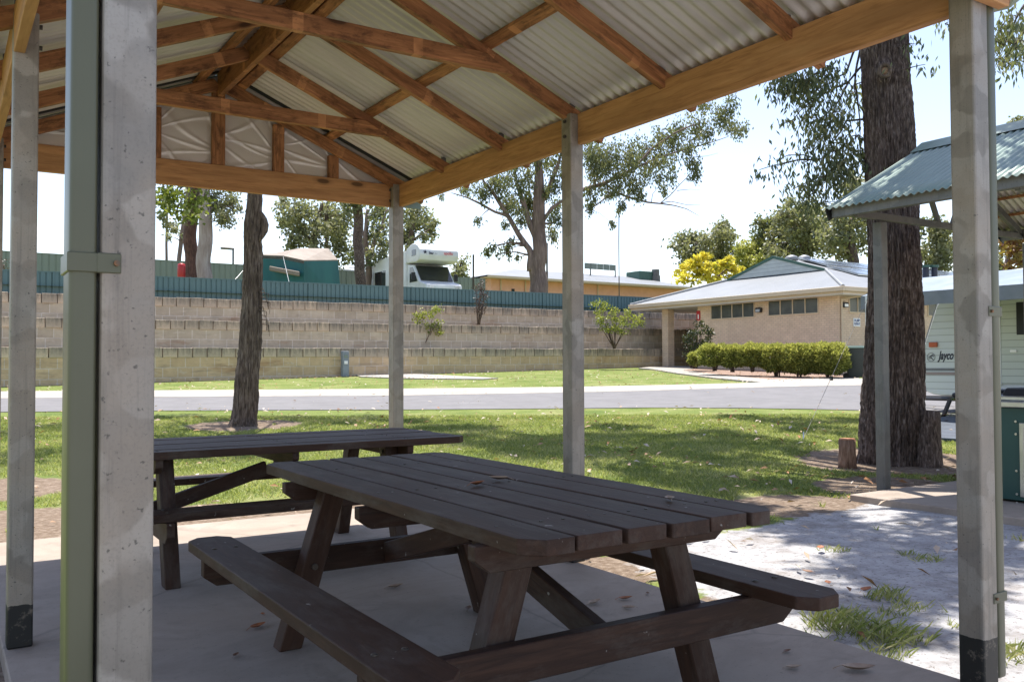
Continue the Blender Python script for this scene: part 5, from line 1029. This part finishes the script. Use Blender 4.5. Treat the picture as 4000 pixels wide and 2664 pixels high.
simple_tree('bright yellow autumn tree rising behind the white roof of the toilet block', (680, 1160), [([(680, 1170), (670, 1060), (660, 950)], [.14, .1, .04]), ([(680, 1120), (560, 1020), (500, 960)], [.08, .05, .02]), ([(690, 1120), (830, 1000), (870, 920)], [.08, .05, .02])],
    [(400,1040,50,50),(470,990,60,50),(540,950,50,50),(600,900,45,50),(650,880,40,35),(620,970,60,50),(560,1040,80,50),(440,1100,90,40),(600,1110,100,30),(700,1000,70,50),(790,960,50,50),(850,900,40,35),(880,960,40,40),(820,1030,80,50),(930,1010,40,35),(980,1020,35,35),(900,1070,80,30),(740,1090,80,30),(960,1060,40,25),(560,900,20,25),(480,940,25,30)], M['bark2'], M['yellow'], 58, T6, leaf=(.26, .09), dens=1.9, hang=-.45, group=None, nm='autumn_tree', seed=21, jit=1)
simple_tree('dark red leaved tree above the caravan at the right edge', (1400, 500), [([(1375, 500), (1380, 350), (1400, 200)], [.2, .16, .08])], [(1420,60,60,50),(1500,60,60,60),(1400,150,60,60),(1490,170,60,60),(1430,250,60,60),(1510,280,50,60),(1400,330,50,30),(1540,120,60,60),(1460,0,80,50)], M['barkp'], M['redl'], 40, K1, leaf=(.16, .07), dens=1.5, group=None, nm='red_leaf_tree', seed=22)
simple_tree('green tree at the right edge partly behind the dark red leaved one', (1320, 400), [([(1320, 400), (1330, 200)], [.14, .08])], [(1320,80,50,60),(1330,180,40,60),(1320,290,40,60),(1530,20,60,60)], M['bark2'], M['olive'], 52, K1, leaf=(.24, .08), dens=1.4, group=TL, seed=23)
simple_tree('small olive treetop showing over the ridge of the second shelter', (1500, 1568), [([(1500, 1650), (1500, 1560)], [.2, .1])], [(1480,1500,60,35),(1530,1500,60,40),(1430,1545,50,30)], M['bark2'], M['olive'], 60, H3, leaf=(.3, .1), dens=1.5, group=TL, seed=24)
# ------------------------------------------------------------------ SHRUBS AND HEDGE
def shrub(name, label, base, stems, blobs, mt, ml, leaf, dens, hang=0., group=None, seed=1):
    t = thing(name, base, label, 'shrub', group); m = MB(); b = Vector(base)
    for k in range(stems):
        c, rx, rz = blobs[k % len(blobs)]; c = Vector(c)+Vector((rng.normal()*rx*.4, rng.normal()*rx*.4, 0)); md = b.lerp(c, .45)+Vector((rng.normal()*.05, 0, 0)); m.tube([b+Vector((rng.normal()*.04, 0, -.05)), md, c], [.028, .02, .008], 5)
    m.build('stem', mt, t, None, 0, 1, True); PP, TT = [], []
    for c, rx, rz in blobs:
        n = int(dens*2.6*rx*rz/(leaf[0]*leaf[1]))+50; p, ti, cc = blobpts(c, rx, rz, n, clump=max(6, n//40)); PP.append(p); TT.append(ti)
    leafmesh('foliage', np.concatenate(PP), leaf[0], leaf[1], ml, t, hang, np.concatenate(TT)); return t
d1 = 37.6; bpt = atd(*crop(1300, 866, 1.682)(605, 822), d1); cc5 = crop(1300, 866, 1.682)
shrub('bright_shrub', 'small lime green shrub above the lowest wall, right of the corner post', (bpt.x, bpt.y, bpt.z), 6, pb(cc5, d1, [(600,620,50,40),(560,620,30,30),(660,600,35,40),(640,660,50,40),(570,680,35,40),(680,680,35,35),(620,720,40,25),(700,730,25,15),(690,570,15,20)], .2), M['bark2'], M['fresh'], (.09, .03), 1.5, .1)
d2 = 40.2; bpt = atd(*W6(1435, 935), d2)
shrub('rounded_shrub', 'larger rounded green shrub with dark stems on the wall ledge, right of the middle post', (bpt.x, bpt.y, bpt.z), 9, pb(W6, d2, [(1260,500,50,40),(1290,560,60,50),(1370,530,60,40),(1440,580,60,50),(1330,640,80,60),(1450,680,80,70),(1280,660,40,40),(1560,620,80,60),(1640,640,70,50),(1700,680,45,40),(1580,700,80,50),(1420,760,70,40),(1540,770,60,40),(1350,740,50,40),(1330,480,20,20)], .4), M['bark'], M['fresh'], (.10, .03), 1.4, .1)
d3 = 38.8; bpt = atd(*W6(52, 690), d3)
shrub('dry_shrub', 'thin upright dark twiggy shrub against the blue green fence on the upper ledge', (bpt.x, bpt.y, bpt.z), 9, pb(W6, d3, [(85,290,20,40),(60,340,30,40),(100,380,35,50),(60,440,35,50),(110,420,30,40),(70,500,40,50),(60,570,35,40),(90,530,25,40),(30,330,10,30)], .15), M['bark'], M['twig'], (.09, .018), .9, -.5)
bpt = atd(*A2(40, 900), 37.3); q = crop(0, 866, 1.682)
bl2 = pb(q, 37.3, [(1080,570,35,20),(1085,600,40,25),(1060,640,40,30),(1050,680,35,25),(1085,730,25,20),(1060,745,30,15)], .2)
shrub('ledge_shrub', 'small olive shrub on the wall ledge, cut off by the near left galvanised post', (bl2[2][0].x-.3, bl2[2][0].y, bl2[5][0].z-.2), 5, bl2, M['bark2'], M['fresh'], (.09, .03), 1.2)
bl3 = pb(q, 37.8, [(20,280,18,30),(20,340,20,40),(15,400,20,40),(25,440,25,40),(15,520,20,40)], .2)
shrub('creeper_shrub', 'dark twiggy shrub at the left picture edge in front of the blue green fence', (bl3[4][0].x, bl3[4][0].y, bl3[4][0].z-.5), 8, bl3, M['bark'], M['twig'], (.09, .018), .8, -.3)
dk = gnd(*S6(490, 1195)); dd_ = dk.x*sa+dk.y*ca; dd_ = 37.3
shrub('dark_shrub', 'dense dark green upright shrub by the brick column of the toilet block', (atd(*S6(500, 1195), dd_).x, atd(*S6(500, 1195), dd_).y, atd(*S6(500, 1195), dd_).z), 7, pb(S6, dd_, [(590,790,45,40),(640,850,50,50),(540,850,50,50),(480,870,40,50),(600,920,80,60),(500,960,60,60),(560,1020,70,60),(640,980,50,50),(480,1060,45,60),(500,1130,30,50),(680,880,20,40),(545,1090,40,40),(450,930,25,30)], .4), M['bark'], M['darkl'], (.09, .035), 1.9, -.4)
# the clipped hedge: individual bushes with mounded tops
hs = [(535, 1200, 1065, 50, 'smallest round bush at the left end of the clipped hedge'), (720, 1222, 990, 120, 'second bush of the clipped hedge, directly right of the smallest one'), (900, 1235, 995, 90, 'third bush of the clipped hedge with dark stems showing below'), (1085, 1232, 985, 110, 'middle bush of the clipped hedge on a single thick stem'), (1320, 1285, 990, 120, 'fourth large bush of the clipped hedge, lit bright on top'), (1540, 1310, 985, 140, 'fifth and bulkiest bush of the clipped hedge under the right hand window'), (1820, 1310, 985, 150, 'rightmost bush of the clipped hedge beside the wheelie bin')]
for k, (cxp, byp, typ, rp, lab) in enumerate(hs):
    g = gnd(*S6(cxp, byp)); dd_ = g.x*sa+g.y*ca; dd_ = min(dd_, 34-.45*k) if k else 36.0
    b = atd(*S6(cxp, byp), dd_); tpz = atd(*S6(cxp, typ), dd_).z; r = rp*1.12/2.479*dd_/F_; h = tpz-b.z; t = thing('hedge_bush', (b.x, b.y, b.z), lab, 'bush', 'clipped hedge bushes')
    m = MB(); n = int(17000*r*h*1.0)+600
    for j in range(7): an = rng.uniform(0, 6.28); m.tube([(b.x+rng.normal()*.05, b.y+rng.normal()*.05, b.z-.05), (b.x+math.cos(an)*r*.3, b.y+math.sin(an)*r*.3, b.z+h*.35), (b.x+math.cos(an)*r*.7, b.y+math.sin(an)*r*.7, b.z+h*.7)], [.03, .022, .01], 5)
    m.build('stem', M['bark2'], t, None, 0, 1, True)
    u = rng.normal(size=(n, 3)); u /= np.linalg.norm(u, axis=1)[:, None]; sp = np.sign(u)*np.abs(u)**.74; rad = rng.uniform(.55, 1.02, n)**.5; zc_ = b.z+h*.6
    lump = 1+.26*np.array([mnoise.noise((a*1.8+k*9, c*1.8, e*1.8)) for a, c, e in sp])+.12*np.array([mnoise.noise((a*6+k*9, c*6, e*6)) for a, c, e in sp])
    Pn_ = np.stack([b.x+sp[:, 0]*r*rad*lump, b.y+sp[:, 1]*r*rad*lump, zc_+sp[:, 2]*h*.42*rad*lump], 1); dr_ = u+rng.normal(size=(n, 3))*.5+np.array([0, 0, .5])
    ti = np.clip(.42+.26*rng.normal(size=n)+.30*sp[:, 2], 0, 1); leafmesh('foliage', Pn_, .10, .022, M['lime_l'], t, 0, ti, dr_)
# ------------------------------------------------------------------ STUMP BOLLARD
s0 = gnd(*D_(1948, 1068)); s0 = atd(*D_(1948, 1066), 10.6); st_ = thing('cut_log_post', (s0.x, s0.y, gz(s0.x, s0.y)-.02), 'short cut log post standing in the lawn left of the big rough trunk', 'stump')
rS = 32*10.6/F_; hS = atd(*D_(1948, 1010), 10.6).z; m = MB(); Q = []; 
m.tube([(s0.x, s0.y, s0.z-.06), (s0.x, s0.y, s0.z+.02), (s0.x, s0.y, (s0.z+hS)/2), (s0.x, s0.y, hS)], [rS*1.12, rS*1.05, rS*.98, rS], 20)
m.build('bark', bark('log_bark', (.12, .06, .035), (.3, .17, .11), (.42, .28, .2), (30, 30, 4)), st_, None, 0, 1, True)
MB().tube([(s0.x, s0.y, hS), (s0.x, s0.y, hS+.012)], [rS*.94, rS*.92], 20).build('cut_face', simple('cut_wood', (.42, .16, .07), (.5, .24, .12), 25, .8), st_)
# ------------------------------------------------------------------ GRASS, LITTER
def inpoly(X, Y):
    return ~((X > .22) & (X < 3.37) & (Y < 7.17)) & ~((X > 7.16) & (X < 10.92) & (Y < 5.34))
NV = 260000
D0 = rng.uniform(0, 1, NV)**.62*14.2+3.4; lat = rng.uniform(-.62, .62, NV)*D0*1.02
GX = D0*sa+lat*ca; GY = D0*ca-lat*sa
nn = np.array([mnoise.noise((x*1.3, y*1.3, 4)) for x, y in zip(GX, GY)]); n5 = np.array([mnoise.noise((x*5, y*5, 9)) for x, y in zip(GX, GY)])
sd = sandm(GX, GY); dt = dirtm(GX, GY); roadz = []
keep = inpoly(GX, GY) & (sd+dt*.9+.35*nn+.25*n5 < .42)
tuft = inpoly(GX, GY) & ((sd > .4) | (dt > .4)) & (nn+.9*n5 > .85); keep |= tuft
NA = np.array([(p.x, p.y) for p in ext(near)])
yl = np.interp(GX, NA[:, 0], NA[:, 1]); keep &= (GY < yl-.02)
GX, GY, sd, D0, nn = GX[keep], GY[keep], sd[keep], D0[keep], nn[keep]; n = len(GX); GZ = terr(GX, GY)+.005
h = rng.uniform(.018, .042, n)*(1+.3*nn); wv = rng.uniform(.0025, .005, n)*(1+D0*.09); an = rng.uniform(0, 6.28, n); ln = rng.normal(size=(n, 2))*.95
dx, dy = np.cos(an)*wv, np.sin(an)*wv
V = np.stack([np.stack([GX-dx, GY-dy, GZ-.01], 1), np.stack([GX+dx, GY+dy, GZ-.01], 1), np.stack([GX+ln[:, 0]*h, GY+ln[:, 1]*h, GZ+h], 1)], 1).reshape(-1, 3)
ti = np.clip(.40+.2*rng.normal(size=n)+.45*nn, 0, 1)
o = link('grass', npmesh('grass', V, np.arange(3*n).reshape(n, 3), M['grassb'], None, False, np.repeat(ti, 3)), Matrix.Identity(4)); tag(o, 'short green lawn grass with sparse tufts on the sand', 'grass', kind='stuff')
# fallen leaves scattered too thickly to count
nl = 7500; D0 = rng.uniform(0, 1, nl)**.7*34+4; lat = rng.uniform(-.6, .62, nl)*D0; LX = D0*sa+lat*ca; LY = D0*ca-lat*sa
cl = np.array([mnoise.noise((x*.6, y*.6, 14)) for x, y in zip(LX, LY)]); keep = inpoly(LX, LY) & (LY < 32) & (cl+rng.uniform(-.5, .5, nl)*1.1 > -.05)
yl = np.interp(LX, NA[:, 0], NA[:, 1]); FA = np.array([(p.x, p.y) for p in ext(kb)]); yf_ = np.interp(LX, FA[:, 0], FA[:, 1]); keep &= (LY < yl) | (LY > yf_) | (rng.uniform(0, 1, nl) < .08)
LX, LY, D0 = LX[keep], LY[keep], D0[keep]; n = len(LX); LZ = terr(LX, LY)+.035+.02*(D0 > 14); an = rng.uniform(0, 6.28, n); L = rng.uniform(.03, .075, n); W = L*rng.uniform(.22, .4, n)
u = np.stack([np.cos(an), np.sin(an), rng.normal(size=n)*.25], 1); s = np.stack([-np.sin(an), np.cos(an), rng.normal(size=n)*.35], 1); c = np.stack([LX, LY, LZ], 1); cu = np.array([0, 0, 1.])
V = np.stack([c-u*L[:, None]*.9, c+s*W[:, None]+cu*(L*.25)[:, None], c+u*L[:, None]*.9+cu*(L*.1)[:, None], c-s*W[:, None]+cu*(L*.25)[:, None]], 1).reshape(-1, 3)
F3 = np.concatenate([np.array([[0, 1, 2], [0, 2, 3]])+4*i for i in range(n)])
o = link('leaf_litter', npmesh('leaf_litter', V, F3, M['litter'], None, False, np.repeat(rng.uniform(0, 1, n), 4)), Matrix.Identity(4)); tag(o, 'pale and rusty dry leaves scattered over lawn, sand and road', 'fallen leaves', kind='stuff')
# single dry leaves on the slab and the table
def dryleaf(u, v, z, L, rz, label, col):
    p = atz(u, v, z+.004); m = MB(); n = 8; V = []
    for i in range(n+1):
        t = i/n; wd = math.sin(math.pi*min(1, t*1.02))**.8*L*.24; x = (t-.5)*L; zz = .25*L*(t-.5)**2*4*.5+.002
        V += [(x, -wd, zz+wd*.55), (x, 0, zz), (x, wd, zz+wd*.45)]
    m.add(V, [(3*i+a, 3*i+3+a, 3*i+4+a, 3*i+1+a) for i in range(n) for a in (0, 1)]); m.tube([(-L*.5, 0, .25*L*.5), (-L*.72, .01*L, .04*L)], L*.012, 4)
    o = m.build('dry_leaf', col, None, Matrix.Translation(p) @ Matrix.Rotation(rz, 4, 'Z'), 0, 1, True); return tag(o, label, 'leaf')
M['lf1'] = simple('orange_dry_leaf', (.38, .13, .04), (.25, .08, .03), 30, .6); M['lf2'] = simple('pale_dry_leaf', (.42, .31, .22), (.3, .2, .14), 30, .6); M['lf3'] = simple('dark_dry_leaf', (.12, .05, .025), (.2, .1, .05), 30, .6)
c5_ = crop(1700, 1700, 1.3853)
for (x, y, z, L, rz, lab, cl_) in ((228, 268, .75, .09, .4, 'orange dry leaf lying in the middle of the near table top', 'lf1'), (345, 240, .75, .09, 2.2, 'pale dry leaf beside the orange one on the near table top', 'lf2'), (1268, 348, .75, .07, 1.0, 'small tan dry leaf near the right end of the near table top', 'lf2'),
    (862, 908, 0, .10, .3, 'pale curled leaf on the slab seen under the near table', 'lf2'), (1030, 885, 0, .085, -.2, 'orange leaf on the slab seen under the near table', 'lf1'), (1150, 857, 0, .04, 1.0, 'tiny dark leaf on the slab near the table brace', 'lf3'), (1045, 935, 0, .07, 2.5, 'thin pale leaf on the slab right of the curled pale leaf', 'lf2'),
    (1905, 1170, 0, .05, .1, 'narrow dark leaf on the slab right of the table leg', 'lf3'), (1940, 1258, 0, .07, -.4, 'tan leaf on the slab at the lower right', 'lf2'), (2290, 1268, 0, .14, -.6, 'longest pale curled leaf on the slab at the lower right', 'lf2'), (180, 940, 0, .07, .9, 'dark red curled leaf beside the far right table leg', 'lf3'),
    (2085, 612, -.03, .1, .6, 'rusty leaf on the white sand near the lawn edge', 'lf1'), (2015, 741, -.03, .08, 1.6, 'brown leaf on the sand above the bench end', 'lf3'), (2332, 840, -.03, .11, .2, 'bright rusty leaf on the sunlit white sand', 'lf1'), (2125, 800, -.03, .07, .9, 'small rusty leaf at the edge of the grass strip', 'lf1')):
    dryleaf(*c5_(x, y), z, L, rz, lab, M[cl_])
c6_ = crop(600, 2000, 1.682)
for (x, y, L, rz, lab, cl_) in ((685, 755, .10, .5, 'folded orange brown leaf on the slab in front of the near bench', 'lf1'), (717, 672, .04, 1.5, 'tiny orange leaf fragment just behind the folded leaf', 'lf1'), (1590, 492, .10, .1, 'broken tan leaf on the slab under the near table', 'lf2'), (540, 942, .05, .9, 'small dark leaf scrap on the slab at the lower left', 'lf3')): dryleaf(*c6_(x, y), 0, L, rz, lab, M[cl_])
c6b = crop(2600, 1732, 1.682)
# tufts of grass and a weed rooted in the sand
def tuft(u, v, r, n, hh, label):
    p = atz(u, v, -.05); n = int(n*.55); a = rng.uniform(0, 6.28, n); rr = np.sqrt(rng.uniform(0, 1, n))*r; X = p.x+np.cos(a)*rr; Y = p.y+np.sin(a)*rr*.8; h = rng.uniform(.4, 1, n)*hh; l = rng.normal(size=(n, 2))*.7; w_ = .003; b = rng.uniform(0, 3.14, n); dx = np.cos(b)*w_; dy = np.sin(b)*w_; z = np.full(n, p.z-.01)
    V = np.stack([np.stack([X-dx, Y-dy, z], 1), np.stack([X+dx, Y+dy, z], 1), np.stack([X+l[:, 0]*h*.5+dx*.7, Y+l[:, 1]*h*.5+dy*.7, z+h*.65], 1), np.stack([X+l[:, 0]*h, Y+l[:, 1]*h, z+h], 1)], 1).reshape(-1, 3)
    F4 = np.arange(4*n).reshape(n, 4); V = V-np.array(p); return tag(link('grass_tuft', npmesh('grass_tuft', V, F4, M['grassb'], None, False, np.repeat(np.clip(.5+.25*rng.normal(size=n), 0, 1), 4)), Matrix.Translation(p)), label, 'grass tuft', 'grass tufts in the sand')
for (x, y, r, n, hh, lab) in ((1110, 1180, .16, 260, .10, 'leafy grass tuft right beside the bench end'), (1330, 1240, .2, 420, .08, 'widest grass tuft along the slab edge'), (1530, 1270, .16, 260, .07, 'grass tuft along the slab edge, right of the widest one'), (1240, 1120, .1, 150, .05, 'low tuft just above the widest one by the slab edge'), (1440, 1000, .12, 200, .07, 'solitary tuft beside the bright rusty leaf on the sand'), (1620, 1065, .1, 120, .05, 'flat tuft in the middle of the sand'), (1500, 1105, .09, 110, .05, 'thin tuft between the slab edge tufts and the flat one'), (1105, 695, .12, 150, .04, 'dull tuft on the shaded upper sand'), (1710, 755, .11, 130, .05, 'dark tuft on the shaded sand towards the right post'), (1590, 720, .08, 80, .04, 'smaller dark tuft beside the one towards the right post'), (1450, 1370, .12, 150, .05, 'lowest tuft touching the slab edge'), (2310, 1400, .16, 260, .08, 'tuft at the right picture edge beyond the near right post')):
    tuft(*c6b(x, y), r, n, hh, lab)
